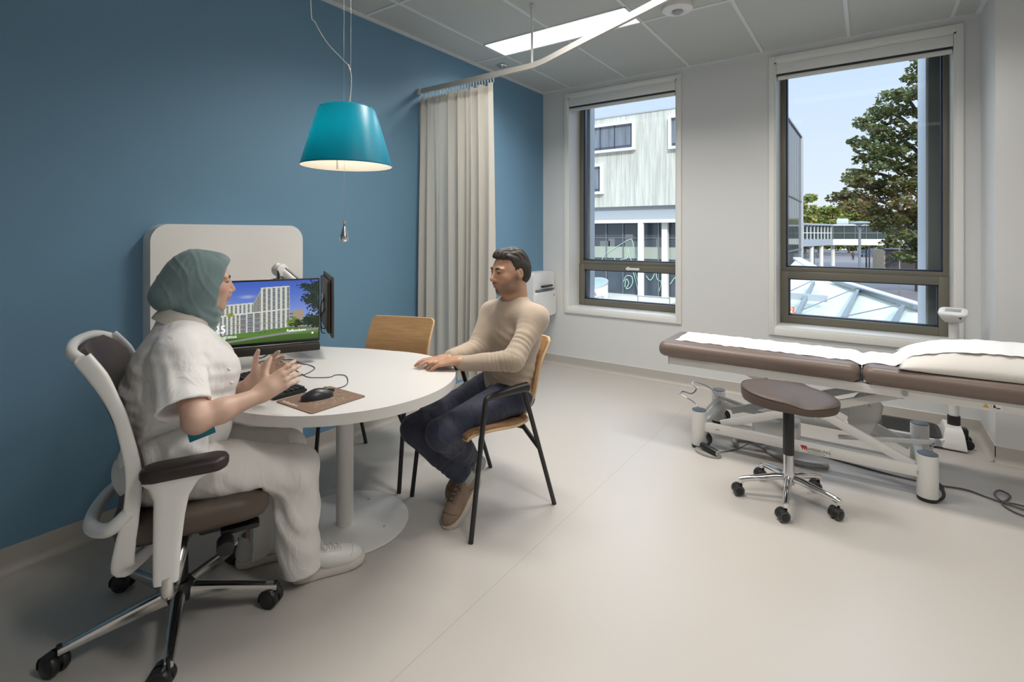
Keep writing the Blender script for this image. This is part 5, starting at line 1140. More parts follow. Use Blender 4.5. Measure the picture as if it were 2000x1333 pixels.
class SDF:
    def __init__(s, cell, M0=None): s.h = cell; s.p = []; s.lo = np.full(3, 1e9); s.hi = -s.lo; s.M = None
    def frame(s, M0): s.M = np.array(M0) if M0 is not None else None; return s
    def add(s, f3, k=.02, op='u', glob=False):
        fn, lo, hi = f3; M0 = s.M
        if M0 is not None:
            cs = np.array([[(lo, hi)[i][0], (lo, hi)[j][1], (lo, hi)[q][2], 1] for i in (0, 1) for j in (0, 1) for q in (0, 1)]); w_ = (M0 @ cs.T).T[:, :3]; lo2, hi2 = w_.min(0), w_.max(0); Mi = np.linalg.inv(M0).astype(np.float32)
            fn2 = lambda x, y, z: fn(Mi[0, 0]*x+Mi[0, 1]*y+Mi[0, 2]*z+Mi[0, 3], Mi[1, 0]*x+Mi[1, 1]*y+Mi[1, 2]*z+Mi[1, 3], Mi[2, 0]*x+Mi[2, 1]*y+Mi[2, 2]*z+Mi[2, 3])
        else: fn2, lo2, hi2 = fn, np.array(lo), np.array(hi)
        if op == 'u': s.lo = np.minimum(s.lo, lo2); s.hi = np.maximum(s.hi, hi2)
        s.p.append((fn2, lo2, hi2, k, op, glob)); return s
    def cone(s, a, b, ra, rb, k=.02, n=None, f=1.0, op='u'): return s.add(cone_f(a, b, ra, rb, n, f), k, op)
    def ell(s, c, r, k=.02, op='u'): return s.add(ell_f(c, r), k, op)
    def cut(s, fn, k=.004): return s.add((fn, np.zeros(3), np.zeros(3)), k, 'i', True)
    def mesh(s):
        h = s.h; lo = s.lo-4*h; n = np.ceil((s.hi+4*h-lo)/h).astype(int)+1
        F = np.full(n, .05, np.float32); ax = [(lo[i]+h*np.arange(n[i])).astype(np.float32) for i in range(3)]
        for fn, a, b, k, op, gl in s.p:
            m = k+3*h
            if gl: i0 = np.zeros(3, int); i1 = n
            else: i0 = np.clip(np.floor((a-m-lo)/h).astype(int), 0, n); i1 = np.clip(np.ceil((b+m-lo)/h).astype(int)+1, 0, n)
            if (i1 <= i0).any(): continue
            sl = tuple(slice(p, q) for p, q in zip(i0, i1)); x = ax[0][sl[0]][:, None, None]; y = ax[1][sl[1]][None, :, None]; z = ax[2][sl[2]][None, None, :]
            d = fn(x, y, z)+np.zeros((1, 1, 1), np.float32); A = F[sl]
            if op == 'u': hh = np.maximum(k-np.abs(A-d), 0)/k; F[sl] = np.minimum(A, d)-hh*hh*k*.25
            else:
                if op == 's': d = -d
                hh = np.maximum(k-np.abs(A-d), 0)/k; F[sl] = np.maximum(A, d)+hh*hh*k*.25
        s.P, s.Q = surface_nets(F, lo, h)
        g = np.gradient(F[::1]) if False else None
        return s
    def normals(s):
        P, Q = s.P, s.Q; fn = np.cross(P[Q[:, 2]]-P[Q[:, 0]], P[Q[:, 3]]-P[Q[:, 1]]); N = np.zeros_like(P)
        for c in range(4):
            for a in range(3): N[:, a] += np.bincount(Q[:, c], fn[:, a], len(P))
        return N/(np.linalg.norm(N, axis=1)[:, None]+1e-9)
    def smooth(s, it=1):
        for _ in range(it):
            A = np.zeros_like(s.P); c = np.zeros(len(s.P))
            for i in range(4):
                a, b = s.Q[:, i], s.Q[:, (i+1) % 4]
                for q in range(3): A[:, q] += np.bincount(a, s.P[b, q], len(c))
                c += np.bincount(a, minlength=len(c))
            s.P = .5*s.P+.5*A/c[:, None]
        return s
    def push(s, d): s.P = s.P+s.normals()*d(s.P)[:, None]; return s
    def local(s, M0): Mi = np.linalg.inv(np.array(M0)); return s.P @ Mi[:3, :3].T+Mi[:3, 3]
    def out(s, name, mat, parent, zone=None):
        me = np_mesh(name, s.P, s.Q)
        if zone is not None:
            ca = me.color_attributes.new('zone', 'FLOAT_COLOR', 'POINT'); cc = np.ones((len(s.P), 4), np.float32); cc[:, :3] = zone; ca.data.foreach_set('color', cc.ravel())
        return obj(name, me, mat, parent, True, 180)
def folds(P, c, r, d, wl, amp, ph=0, warp=.35):
    """ridges of wavelength wl across direction d near point c"""
    q = P-np.array(c); w_ = np.exp(-(np.linalg.norm(q, axis=1)/r)**2); d = np.array(d)/np.linalg.norm(d)
    t = q @ d; o = np.cross(d, [.3, .5, .8]); s = q @ o
    o2 = np.cross(d, o); s2 = q @ o2
    f = np.sin(2*PI*(t/wl)+ph+2.4*np.sin(s/wl*1.1+ph)+1.6*np.sin(s2/wl*.9+2*ph)+1.1*np.sin(t/wl*1.7+s/wl*.6))
    return .62*amp*w_*(np.abs(f)**.75*np.sign(f))*(.55+.45*np.sin(s/wl*.8+t/wl*.5+1.3*ph))
def fsum(*fs): return lambda P: sum(f(P) for f in fs)
def ripple(sc, amp):
    def f(P): x, y, z = (P*sc).T; return amp*(np.sin(x+1.7*np.sin(y*.7+.4*z))*np.sin(z*.8+1.3*np.sin(x*.6))+.5*np.sin(y*1.9+z*1.3+1.1*np.sin(x*1.2)))
    return f
def bump_at(c, r, amp): return lambda P: amp*np.exp(-(np.linalg.norm(P-np.array(c), axis=1)/r)**2)

def skin_mat(name, skin, beard, lips, flush):
    m = M(name, skin, .48); nt = m.node_tree; b = nt.nodes['Principled BSDF']; v = nt.nodes.new('ShaderNodeVertexColor'); v.layer_name = 'zone'
    sp = nt.nodes.new('ShaderNodeSeparateColor'); nt.links.new(v.outputs[0], sp.inputs[0]); prev = None
    nz = nt.nodes.new('ShaderNodeTexNoise'); nz.inputs['Scale'].default_value = 900; tc = nt.nodes.new('ShaderNodeTexCoord'); nt.links.new(tc.outputs['Object'], nz.inputs['Vector'])
    for i, c in enumerate((beard, lips, flush)):
        mx = nt.nodes.new('ShaderNodeMix'); mx.data_type = 'RGBA'; mx.inputs[7].default_value = (*c, 1)
        if prev is None: mx.inputs[6].default_value = (*skin, 1)
        else: nt.links.new(prev, mx.inputs[6])
        if i == 0:
            mm = nt.nodes.new('ShaderNodeMath'); mm.operation = 'MULTIPLY'; a2 = nt.nodes.new('ShaderNodeMath'); a2.operation = 'ADD'; a2.inputs[1].default_value = .5; nt.links.new(nz.outputs[0], a2.inputs[0]); nt.links.new(a2.outputs[0], mm.inputs[0]); nt.links.new(sp.outputs[0], mm.inputs[1]); nt.links.new(mm.outputs[0], mx.inputs[0])
        else: nt.links.new(sp.outputs[i], mx.inputs[0])
        prev = mx.outputs[2]
    nt.links.new(prev, b.inputs['Base Color']); b.inputs['Subsurface Weight'].default_value = .12; b.inputs['Subsurface Radius'].default_value = (.01, .004, .002); b.inputs['Subsurface Scale'].default_value = .5
    return m
def head_prims(S, Mh, s, nose=1.0, jaw=1.0):
    """x to the person's left, y forwards, z up; origin between the ears"""
    S.frame(np.array(Mh) @ np.diag([s, s, s, 1]))
    S.ell((0, -.012, .035), (.076, .097, .092), .02); S.ell((0, .030, -.005), (.066, .072, .085), .03)
    S.ell((0, .038, -.055), (.054*jaw, .056, .058), .025); S.ell((0, .070, -.096), (.022*jaw, .020, .018), .02)
    for q in (-1, 1):
        S.ell((q*.040, .062, -.018), (.024, .026, .022), .02); S.ell((q*.048*jaw, .012, -.075), (.016, .036, .018), .025)
        S.ell((q*.033, .085, .030), (.026, .011, .008), .014)
        S.ell((q*.0315, .099, .010), (.017, .014, .0105), .012, 's')
        S.ell((q*.0315, .0865, .016), (.0165, .0135, .0055), .005); S.ell((q*.0315, .0845, .000), (.0155, .0125, .005), .006)
    S.cone((0, .088, .022), (0, .110+.004*(nose-1)*10, -.024), .0085, .0112*nose, .012)
    for q in (-1, 1): S.ell((q*.012*nose, .102, -.030), (.0085, .011, .0075), .007)
    S.ell((0, .098, -.046), (.020, .010, .010), .012)
    S.ell((0, .0990, -.0545), (.022, .0070, .0050), .005); S.ell((0, .0972, -.0655), (.019, .0075, .0056), .005)
    S.add(ell_f((0, .112, -.0600), (.022, .012, .0012)), .004, 's')
    for q in (-1, 1):    # ears
        S.ell((q*.078, -.012, -.002), (.0075, .017, .028), .008); S.ell((q*.085, -.008, .0), (.006, .009, .018), .006, 's'); S.ell((q*.074, .002, -.012), (.008, .010, .02), .008)
    S.cone((0, -.022, -.06), (0, -.040, -.20), .056, .058, .03)
    S.frame(None)
def hand_prims(S, w, f, n, lat, sc=1.0, curl=((.25, .35, .25),)*4, spread=(.10, .03, -.04, -.12), thumb=(.6, .75, -.15), tcurl=.3):
    w = np.array(w, float); f = np.array(f, float); f /= np.linalg.norm(f); n = np.array(n, float); n -= f*(n@f); n /= np.linalg.norm(n); l2 = np.cross(f, n); l2 *= np.sign(l2@np.array(lat)); lat = l2
    K = [w+sc*(f*a+lat*b+n*c) for a, b, c in ((.086, .030, .0), (.090, .0105, .003), (.086, -.010, .002), (.078, -.0285, -.002))]
    for i, k_ in enumerate(K): S.cone(w+sc*lat*(.016-.011*i), k_-sc*n*.002, .019*sc, .0125*sc, .012, n, .72)
    S.cone(w-f*.02*sc, w+f*.03*sc, .024*sc, .027*sc, .012, n, .70)
    for i, k_ in enumerate(K):
        L = (.070, .079, .073, .057)[i]*sc; p = k_; a = 0; c = curl[min(i, len(curl)-1)]; fi = f+lat*spread[i]; fi /= np.linalg.norm(fi); r = (.0096, .0098, .0092, .0082)[i]*sc
        for j, fr in enumerate((.46, .30, .24)):
            a += c[j]; q = p+(fi*math.cos(a)-n*math.sin(a))*L*fr; r2 = r*(.93 if j < 2 else .82); S.cone(p, q, r, r2, .0035 if j == 0 else .003); p, r = q, r2
    b0 = w+sc*(f*.022+lat*.020-n*.006); d = f*thumb[0]+lat*thumb[1]+n*thumb[2]; d /= np.linalg.norm(d); b1 = b0+d*.044*sc; d2 = d+f*tcurl; d2 /= np.linalg.norm(d2); b2 = b1+d2*.034*sc; d3 = d2+f*tcurl*.7; d3 /= np.linalg.norm(d3)
    S.cone(b0, b1, .0155*sc, .0125*sc, .010); S.cone(b1, b2, .0118*sc, .0105*sc, .004); S.cone(b2, b2+d3*.026*sc, .0104*sc, .0078*sc, .003)
def face_extras(Mh, s, par, iris, brow_mat, look=(0, 1, 0), brow_t=.0030):
    Mh = Matrix(Mh) @ Matrix.Scale(s, 4); mw = M('eye_white', (.62, .58, .55), .25) if 'eye_white' not in bpy.data.materials else bpy.data.materials['eye_white']
    for q in (-1, 1):
        c = Vector((q*.0315, .0815, .0085)); lk = Vector((look[0], look[1], look[2])).normalized()
        e = obj('eye', MB().ell(Mh @ c, (.0118*s,)*3), mw, par, True, 180)
        a = (Mh.to_3x3() @ lk).normalized(); b = MB(); b.cyl(Mh @ c+a*.0104*s, Mh @ c+a*.0121*s, .0056*s, .005*s, n=16); obj('iris', b, iris, e, True)
        b = MB(); b.tube([Mh @ Vector((q*x, y, z)) for x, y, z in ((.015, .0925, .008), (.022, .0965, .0128), (.032, .0972, .0145), (.041, .0935, .0128), (.0475, .0865, .0078))], [.0006*s, .0013*s, .0014*s, .0013*s, .0006*s], 6); obj('eyelashes', b, brow_mat, par, True)
        b = MB(); pts = ((.010, .0985, .0255), (.018, .1008, .029), (.030, .1000, .0325), (.042, .0935, .0325), (.053, .0815, .0265))
        b.loft([[Mh @ (Vector((q*x, y, z))+Vector((0, .002*math.cos(t), w_*math.sin(t)))) for t in [2*PI*k/10 for k in range(10)]] for (x, y, z), w_ in zip(pts, (brow_t, brow_t*1.25, brow_t*1.15, brow_t*.9, brow_t*.3))]); obj('eyebrow', b, brow_mat, par, True, 180)
def shoe(par, heel, toe, up, L, mats, laces=True, low=1.0):
    heel = Vector(heel); toe = Vector(toe); y = (toe-heel).normalized(); x = y.cross(Vector(up)).normalized(); z = x.cross(y)
    Ms = Matrix(((x.x, y.x, z.x, heel.x), (x.y, y.y, z.y, heel.y), (x.z, y.z, z.z, heel.z), (0, 0, 0, 1))) @ Matrix.Scale(L/.29, 4)
    S = SDF(.0035).frame(Ms)
    S.ell((.002, .225, .044), (.044, .058, .034), .02); S.ell((0, .175, .05), (.046, .075, .040), .03); S.ell((0, .05, .055), (.037, .048, .058), .03); S.cone((0, .165, .060), (0, .075, .096), .030, .034, .03)
    S.cone((0, .06, .07), (0, .055, .107*low), .037, .036, .02); S.cone((0, .056, .10*low), (0, .054, .14), .028, .028, .004, op='s')
    Mi = np.linalg.inv(np.array(Ms)); S.frame(None)
    S.cut(lambda X, Y, Z: (.020-(Mi[2, 0]*X+Mi[2, 1]*Y+Mi[2, 2]*Z+Mi[2, 3])).astype(np.float32)); S.mesh(); sh_ = S.out('shoe', mats[0], par)
    prof = [(0, .004), (.022, .010), (.036, .04), (.037, .08), (.038, .12), (.044, .17), (.0475, .21), (.045, .25), (.034, .278), (.016, .290), (0, .2925)]
    ol = prof+[(-a*.96, b) for a, b in prof[-2:0:-1]]
    b = MB(); b.loft([[Ms @ Vector((px*g, (py-.146)*g2+.146, zz+.012*max(0, (py-.22)/.07)**2)) for px, py in ol] for g, g2, zz in ((.94, .985, 0), (1.0, 1.0, .004), (1.03, 1.012, .022), (1.0, 1.0, .031), (.9, .97, .031))]); obj('sole', b, mats[1], sh_, True, 50)
    if laces:
        from mathutils.bvhtree import BVHTree
        bv = BVHTree.FromPolygons([tuple(p) for p in S.P], [tuple(int(i) for i in q) for q in S.Q])
        def on(x_, y_, up_=.0012):
            o_ = Ms @ Vector((x_, y_, .3)); h_ = bv.ray_cast(o_, -z)[0]; return (h_ if h_ is not None else Ms @ Vector((x_, y_, .1)))+z*up_
        b = MB()
        for k in range(5):
            y1 = .192-.021*k; b.tube(bez([on(-.022, y1), on(-.010, y1-.003, .003), on(.010, y1-.010, .003), on(.022, y1-.013)], 4), .0021, 6); b.tube(bez([on(.022, y1), on(.008, y1-.003, .002), on(-.012, y1-.010, .002), on(-.022, y1-.013)], 4), .0021, 6)
        st_ = MB()
        for q in (-1, 1): st_.tube(bez([on(q*.027, .075+.03*t, .0006) for t in range(5)], 4), .0013, 5)
        st_.tube(bez([on(.046*math.sin(R(a)), .222+.020*math.cos(R(a)), .0005) for a in range(-80, 81, 20)], 4), .0013, 5)
        obj('stitching', st_, mats[2], sh_, True, 180)
        for k in range(0):
            yy = .185-.021*k; zz = .092+.0072*k; w_ = .021
            b.tube([Ms @ Vector((-w_, yy, zz-.011)), Ms @ Vector((-w_*.4, yy-.006, zz)), Ms @ Vector((w_*.5, yy-.012, zz)), Ms @ Vector((w_, yy-.016, zz-.008))], .0022, 6)
        for q in (-1, 1): b.tube(bez([Ms @ Vector((0, .10, .123)), Ms @ Vector((q*.02, .115, .124)), Ms @ Vector((q*.036, .130, .106)), Ms @ Vector((q*.012, .108, .119))], 5), .002, 6)
        obj('laces', b, mats[2], sh_, True, 180)
    return sh_
def head_frame(c, fwd, pitch=0, roll=0):
    f = Vector(fwd).normalized(); z = Vector((0, 0, 1)); x = f.cross(z)*-1; x.normalize()   # x: person's left
    Mh = Matrix(((x.x, f.x, 0, c[0]), (x.y, f.y, 0, c[1]), (0, 0, 1, c[2]), (0, 0, 0, 1)))
    return Mh @ Matrix.Rotation(pitch, 4, 'X') @ Matrix.Rotation(roll, 4, 'Y')
def body_frame(c, L, F, pitch=0): return np.array(Matrix(((L.x, F.x, 0, c[0]), (L.y, F.y, 0, c[1]), (L.z, F.z, 1, c[2]), (0, 0, 0, 1))) @ Matrix.Rotation(pitch, 4, 'X'))
def lf(q, Lv, Fv, l=0, f=0, z=0): return Vector(q)+Lv*l+Fv*f+Vector((0, 0, z))
m_tunic = M('white_tunic_cotton', (.80, .795, .795), .8, bump=.12, bump_s=900, sheen=.15, wr=.45, wr_s=8)
m_pants = M('white_trouser_cotton', (.76, .745, .725), .82, bump=.12, bump_s=900, sheen=.1, wr=.5, wr_s=7)
m_hijab = M('sage_scarf', (.155, .235, .245), .72, bump=.08, bump_s=900, sheen=.3, wr=.3, wr_s=7)
m_sweat = M('beige_knit', (.42, .34, .265), .85, bump=.25, bump_s=1100, sheen=.3, wr=.14, wr_s=11)
m_navy = M('navy_trouser', (.022, .028, .055), .75, bump=.15, bump_s=900, sheen=.15, wr=.5, wr_s=10)
# ------------------------------------------------------------------ WOMAN
WF = Vector((.36, .933, 0)).normalized(); WL = Vector((-WF.y, WF.x, 0))
PW = thing('person', 'seated person in white scrubs and sage headscarf gesturing with both hands', 'person', (-2.03, .80, 0))
hs = .90; hd = 1.885; hc = at(394, 555, hd); hdir = (RT*.87+FW*.49); MhW = head_frame(hc, hdir, R(-2))
pel = at(300, 905, 1.80); chest = at(352, 705, 1.85); nb = at(362, 640, 1.86)
RS, LS = at(350, 690, 1.70), at(370, 655, 2.01); RE, LE = at(384, 822, 1.60), at(405, 800, 2.03); RW, LW = at(500, 775, 1.74), at(487, 752, 1.90)
RH, LH = lf(pel, WL, WF, -.09), lf(pel, WL, WF, .09); RK, LK = at(574, 915, 1.95), at(553, 880, 2.10); RA, LA = at(592, 1082, 2.035), at(492, 1066, 2.14)
S = SDF(.0034); head_prims(S, MhW, hs, 1.05, .92)
S.frame(body_frame(chest, WL, WF)); S.ell((0, 0, 0), (.16, .11, .17), .04); S.frame(body_frame(at(335, 800, 1.82), WL, WF)); S.ell((0, 0, 0), (.15, .12, .18), .05); S.frame(None)
S.cone(nb-Vector((0, 0, .02)), MhW @ Vector((0, -.02, -.07)), .055, .048, .03)
S.cone(RS, nb-Vector((0, 0, .05)), .042, .042, .03); S.cone(LS, nb-Vector((0, 0, .05)), .042, .042, .03)
for s_, e_, w_ in ((RS, RE, RW), (LS, LE, LW)): S.cone(s_, e_, .046, .039, .03); S.cone(e_, e_.lerp(w_, .4), .038, .038, .02); S.cone(e_.lerp(w_, .4), w_, .038, .0255, .02)
for h_, k_, a_ in ((RH, RK, RA), (LH, LK, LA)): S.cone(pel, h_, .10, .085, .05); S.cone(h_, k_, .078, .056, .04); S.cone(k_, a_, .052, .036, .03)
rtip, ltip = at(588, 718, 1.83), at(560, 704, 1.93)
rf = (rtip-RW); lf_ = (ltip-LW)
hand_prims(S, RW+rf.normalized()*.02, rf.normalized(), (-WL*.75+Vector((0, 0, .3))-WF*.2), (WL*.3+Vector((0, 0, 1))), .93, ((.10, .22, .15), (.22, .30, .2), (.34, .36, .25), (.30, .3, .2)), (.10, .03, -.06, -.16), (.5, .8, -.15))
hand_prims(S, LW+lf_.normalized()*.02, (lf_.normalized()+Vector((0, 0, .1))), (WL*.85+Vector((0, 0, .1))+WF*.25), (-WL*.3+Vector((0, 0, 1))), .93, ((.15, .25, .2), (.28, .32, .25), (.36, .36, .25), (.36, .35, .2)), (.16, .04, -.06, -.16), (.6, .8, -.1))
S.mesh().smooth(1)
Lc = S.local(np.array(MhW) @ np.diag([hs, hs, hs, 1])); z_ = np.zeros((len(S.P), 3))
g3 = lambda P, c, r: np.exp(-(((P-np.array(c))/np.array(r))**2).sum(1))
z_[:, 1] = np.clip(1.5*g3(Lc, (0, .102, -.0605), (.019, .02, .0085)), 0, .85); z_[:, 2] = np.clip(g3(Lc, (.045, .07, -.02), (.02, .03, .02))+g3(Lc, (-.045, .07, -.02), (.02, .03, .02))+.8*g3(Lc, (0, .115, -.026), (.014, .014, .012)), 0, .5)
m_skinw = skin_mat('fair_skin', (.60, .40, .31), (.5, .33, .26), (.50, .19, .17), (.60, .29, .22))
S.out('body', m_skinw, PW, z_)
m_brow = M('dark_brow_hair', (.03, .02, .016), .7); m_iris = M('dark_iris', (.03, .017, .01), .2)
face_extras(MhW, hs, PW, m_iris, m_brow, (.0, 1, -.02), .0026)
# headscarf
S = SDF(.0032); Mq = np.array(MhW) @ np.diag([hs, hs, hs, 1]); S.frame(Mq)
S.ell((0, -.018, .032), (.087, .110, .101), .03); S.ell((0, -.045, .0), (.086, .100, .105), .04); S.ell((0, -.116, -.050), (.062, .060, .052), .07); S.ell((0, .01, -.03), (.079, .078, .10), .04)
S.cone((0, .052, .074), (0, -.03, .082), .054, .050, .04)
Mi_ = np.linalg.inv(Mq).astype(np.float32)
def yz(X, Y, Z): return (Mi_[0, 0]*X+Mi_[0, 1]*Y+Mi_[0, 2]*Z+Mi_[0, 3], Mi_[1, 0]*X+Mi_[1, 1]*Y+Mi_[1, 2]*Z+Mi_[1, 3], Mi_[2, 0]*X+Mi_[2, 1]*Y+Mi_[2, 2]*Z+Mi_[2, 3])
def fcut(X, Y, Z): x, y, z = yz(X, Y, Z); return (y-(.052+.22*(z+.094)+.25*np.maximum(0, z-.07)+.0*x))*hs
S.frame(None); S.cut(fcut, .006); S.frame(Mq)
S.cone((0, .022, -.118), (0, -.03, -.10), .050, .058, .03); S.cone((0, -.02, -.10), (0, -.03, -.185), .064, .066, .03); S.cone((0, .036, -.128), (0, .012, -.20), .034, .040, .025); S.frame(None)
S.mesh()
P = S.local(Mq)
def scarf_folds(P_):
    p = S.local(Mq); d = np.zeros(len(p))
    for k in (0, 1, 3, 4, 6):      # folds sweeping from the brow round to the nape, and wraps under the chin
        c = .05-.030*k; t = p[:, 1]+.42*p[:, 2]+(.9*p[:, 2]**2); d += .0024*np.exp(-((t-c+.012*np.sin(p[:, 2]*30+k))/.0075)**2)*(.4+.6*np.sin(k*2.4)**2)
    s_ = p[:, 2]+.45*p[:, 1]; d += .0028*np.sin(s_*150+2*np.sin(p[:, 1]*25))*np.exp(-((p[:, 2]+.135)/.04)**2)
    s_ = p[:, 2]*.8-.6*p[:, 1]; d += .0026*np.sin(s_*95+1.5*np.sin(p[:, 1]*18))*np.exp(-((p[:, 2]+.05)/.05)**2-((p[:, 1]+.07)/.06)**2)
    return d
S.push(scarf_folds).smooth(1); S.out('headscarf', m_hijab, PW)
# tunic
S = SDF(.0042)
for (u, v, d, r_, pit) in ((352, 838, 1.805, (.192, .158, .15), 0), (348, 772, 1.82, (.192, .170, .16), 0), (352, 712, 1.85, (.188, .142, .14), 0), (360, 664, 1.862, (.172, .082, .05), R(-8)), (330, 885, 1.80, (.19, .135, .085), 0)):
    S.frame(body_frame(at(u, v, d), WL, WF, pit)); S.ell((0, 0, 0), r_, .06)
S.frame(None); S.cone(RS, nb-Vector((0, 0, .022)), .056, .056, .04); S.cone(LS, nb-Vector((0, 0, .022)), .056, .056, .04); S.cone(nb-Vector((0, 0, .06)), nb-Vector((0, 0, .004))-WF*.012, .088, .080, .03)
bl = at(415, 690, 1.83); S.ell(lf(at(352, 725, 1.84), WL, WF, -.085, .11), (.07, .07, .075), .06); S.ell(lf(at(352, 725, 1.84), WL, WF, .085, .11), (.07, .07, .075), .06)
RSH, LSH = RS.lerp(RE, .66), LS.lerp(LE, .66)
for s_, h_, e_ in ((RS, RSH, RE), (LS, LSH, LE)):
    ax_ = (e_-s_).normalized(); ce = h_-ax_*.0+Vector((0, 0, 0)); off = -WF*.030
    S.cone(s_+Vector((0, 0, -.008)), h_+ax_*.08+off, .064, .083, .05, WL, .86)
    n0 = np.array(ax_, np.float32); c0 = np.array(h_+ax_*.03, np.float32)
def hem(s_, e_, h_, near):
    ax_ = np.array((e_-s_).normalized(), np.float32); c0 = np.array(h_+(e_-s_).normalized()*.03, np.float32); sd = np.array(WL, np.float32)*(-1 if near else 1); sh0 = np.array(s_, np.float32)
    def fn(X, Y, Z):
        t = (X-c0[0])*ax_[0]+(Y-c0[1])*ax_[1]+(Z-c0[2])*ax_[2]; q = (X-sh0[0])*sd[0]+(Y-sh0[1])*sd[1]
        return np.minimum(t, q+.062)
    return fn
S.cut(hem(RS, RE, RSH, True), .003)
for s_, h_, e_ in ((RS, RSH, RE),):
    ax_ = (e_-s_).normalized(); off = -WF*.030; S.cone(h_-ax_*.05+off*.6, h_+ax_*.09+off, .052, .077, .006, WL, .86, op='s')
zc_ = at(300, 925, 1.75).z; S.cut(lambda X, Y, Z: (zc_-Z-.06*0)+0*X, .006)
S.mesh()
S.push(fsum(lambda P: folds(P, at(300, 800, 1.70), .16, (.25, 0, 1), .055, .009), lambda P: folds(P, at(270, 800, 1.75), .14, (.4, 0, 1), .045, .008, 1), lambda P: folds(P, at(352, 740, 1.62), .12, (.6, .3, .5), .05, .004, 2), lambda P: folds(P, at(430, 800, 1.75), .12, (.2, .2, 1), .04, .005, .5), lambda P: folds(P, at(415, 715, 1.72), .07, (1, .2, -.5), .035, .004, 1.5), ripple(38, .0013))).smooth(2)
S.out('tunic', m_tunic, PW)
tun = PW.children[-1]
# collar band, sleeve seam, buttons, teal pocket tab
cm = frame_m(at(364, 621, 1.868), -WL, WF-Vector((0, 0, .40))); b = MB(); n_ = 48; b.loft([[cm @ Vector((.0765*g*math.cos(2*PI*k/n_), .083*g*math.sin(2*PI*k/n_), z)) for k in range(n_)] for g, z in ((1.22, -.030), (1.17, -.014), (1.09, .004), (1.03, .020), (1.0, .019), (1.04, 0), (1.12, -.030))], cap=False)
obj('collar', b, M('beige_collar_cotton', (.56, .53, .48), .8, bump=.1, bump_s=900), tun, True, 180)
b = MB(); pk = frame_m(at(394, 846, 1.655), (RT*.8+FW*.6)+Vector((0, 0, .22)), (0, 0, 1)); b.box((0, 0, 0), (.075, .032, .006), pk, .002); obj('pocket_tab', b, M('teal_tab', (.0, .20, .30), .5), tun, True)
for u, v in ((447, 722), (452, 748)):
    q = at(u, v, 1.74); b = MB(); b.ell(q, (.006, .006, .006)); obj('button', b, m_wplas, tun, True, 180)
# trousers
S = SDF(.0045)
S.frame(body_frame(lf(pel, WL, WF, 0, -.01, -.005), WL, WF)); S.ell((0, .02, 0), (.185, .125, .11), .05); S.frame(None)
for h_, k_, a_, so in ((RH, RK, RA, -1), (LH, LK, LA, 1)):
    S.cone(h_+WF*.03, h_.lerp(k_, .5), .100, .097, .05); S.cone(h_.lerp(k_, .5), k_+WF*.005, .097, .083, .04); S.cone(k_, k_.lerp(a_, .45), .083, .079, .03); S.cone(k_.lerp(a_, .45)-WF*.01, a_+Vector((0, 0, -.045))-WF*.012, .079, .080, .03)
zs = .470
S.cut(lambda X, Y, Z: np.where((X-RK.x)*WF.x+(Y-RK.y)*WF.y < -.12, zs-Z, -1)+0*X, .01)
S.cut(lambda X, Y, Z: (.048-Z)+0*X, .006)
for a_ in (RA, LA): S.cone(a_-WF*.012+Vector((0, 0, .01)), a_-WF*.012-Vector((0, 0, .12)), .055, .072, .004, op='s')
S.mesh()
S.push(fsum(lambda P: folds(P, RK-WF*.09-Vector((0, 0, .03)), .08, (.7, .5, .5), .04, .006), lambda P: folds(P, RK-WF*.02-Vector((0, 0, .16)), .16, (.9, .5, .25), .085, .009, 1), lambda P: folds(P, RA+Vector((0, 0, .06)), .11, (.8, .6, .55), .07, .008, 2), lambda P: folds(P, LK-Vector((0, 0, .16)), .16, (.8, .6, .3), .08, .009, 2.5), lambda P: folds(P, RH+WF*.08, .13, (.8, .5, .5), .045, .0055, .3), lambda P: folds(P, LK-WF*.15, .12, (.7, .6, .2), .05, .005, 1.4), ripple(30, .002))).smooth(2)
tr = S.out('trousers', m_pants, PW)
# tunic skirt flap lying over the lap, with pockets
S = SDF(.0042)
for hp_q, kq in ((RH, RK), (LH, LK)): S.cone(hp_q+WF*.03+Vector((0, 0, .012)), hp_q.lerp(kq, .46)+Vector((0, 0, .012)), .112, .103, .03)
S.frame(body_frame(at(350, 862, 1.80), WL, WF)); S.ell((0, .01, 0), (.195, .155, .10), .05); S.frame(None)
kc = np.array(RH.lerp(LH, .5), np.float32)
S.cut(lambda X, Y, Z: np.maximum((kc[2]+.0)-Z+.35*np.maximum(0, .05-((X-kc[0])*WF.x+(Y-kc[1])*WF.y)), ((X-kc[0])*WF.x+(Y-kc[1])*WF.y)-.155)+0*X, .006)
S.mesh(); S.push(fsum(lambda P: folds(P, at(440, 880, 1.75), .14, (.5, .5, .8), .05, .006, .8), lambda P: folds(P, at(500, 860, 1.9), .12, (.8, .4, .3), .045, .006, 2), ripple(36, .0018))).smooth(2); S.out('tunic_skirt', m_tunic, PW)
m_wshoe = M('white_leather', (.70, .69, .67), .4, bump=.06, bump_s=500); m_wlace = M('white_lace', (.60, .59, .57), .8); m_wsole = M('white_rubber_sole', (.66, .62, .57), .5)
rh_, rt_ = on_z(566, 1139, .003), on_z(688, 1101, .003); dv = (rt_-rh_).normalized(); shoe(PW, rh_, rh_+dv*.2, (0, 0, 1), .288, (m_wshoe, m_wsole, m_wlace))
lh_ = LA-WF*.065; lh_.z = .003; shoe(PW, lh_, lh_+(WF+RT*.15).normalized()*.2, (0, 0, 1), .288, (m_wshoe, m_wsole, m_wlace))

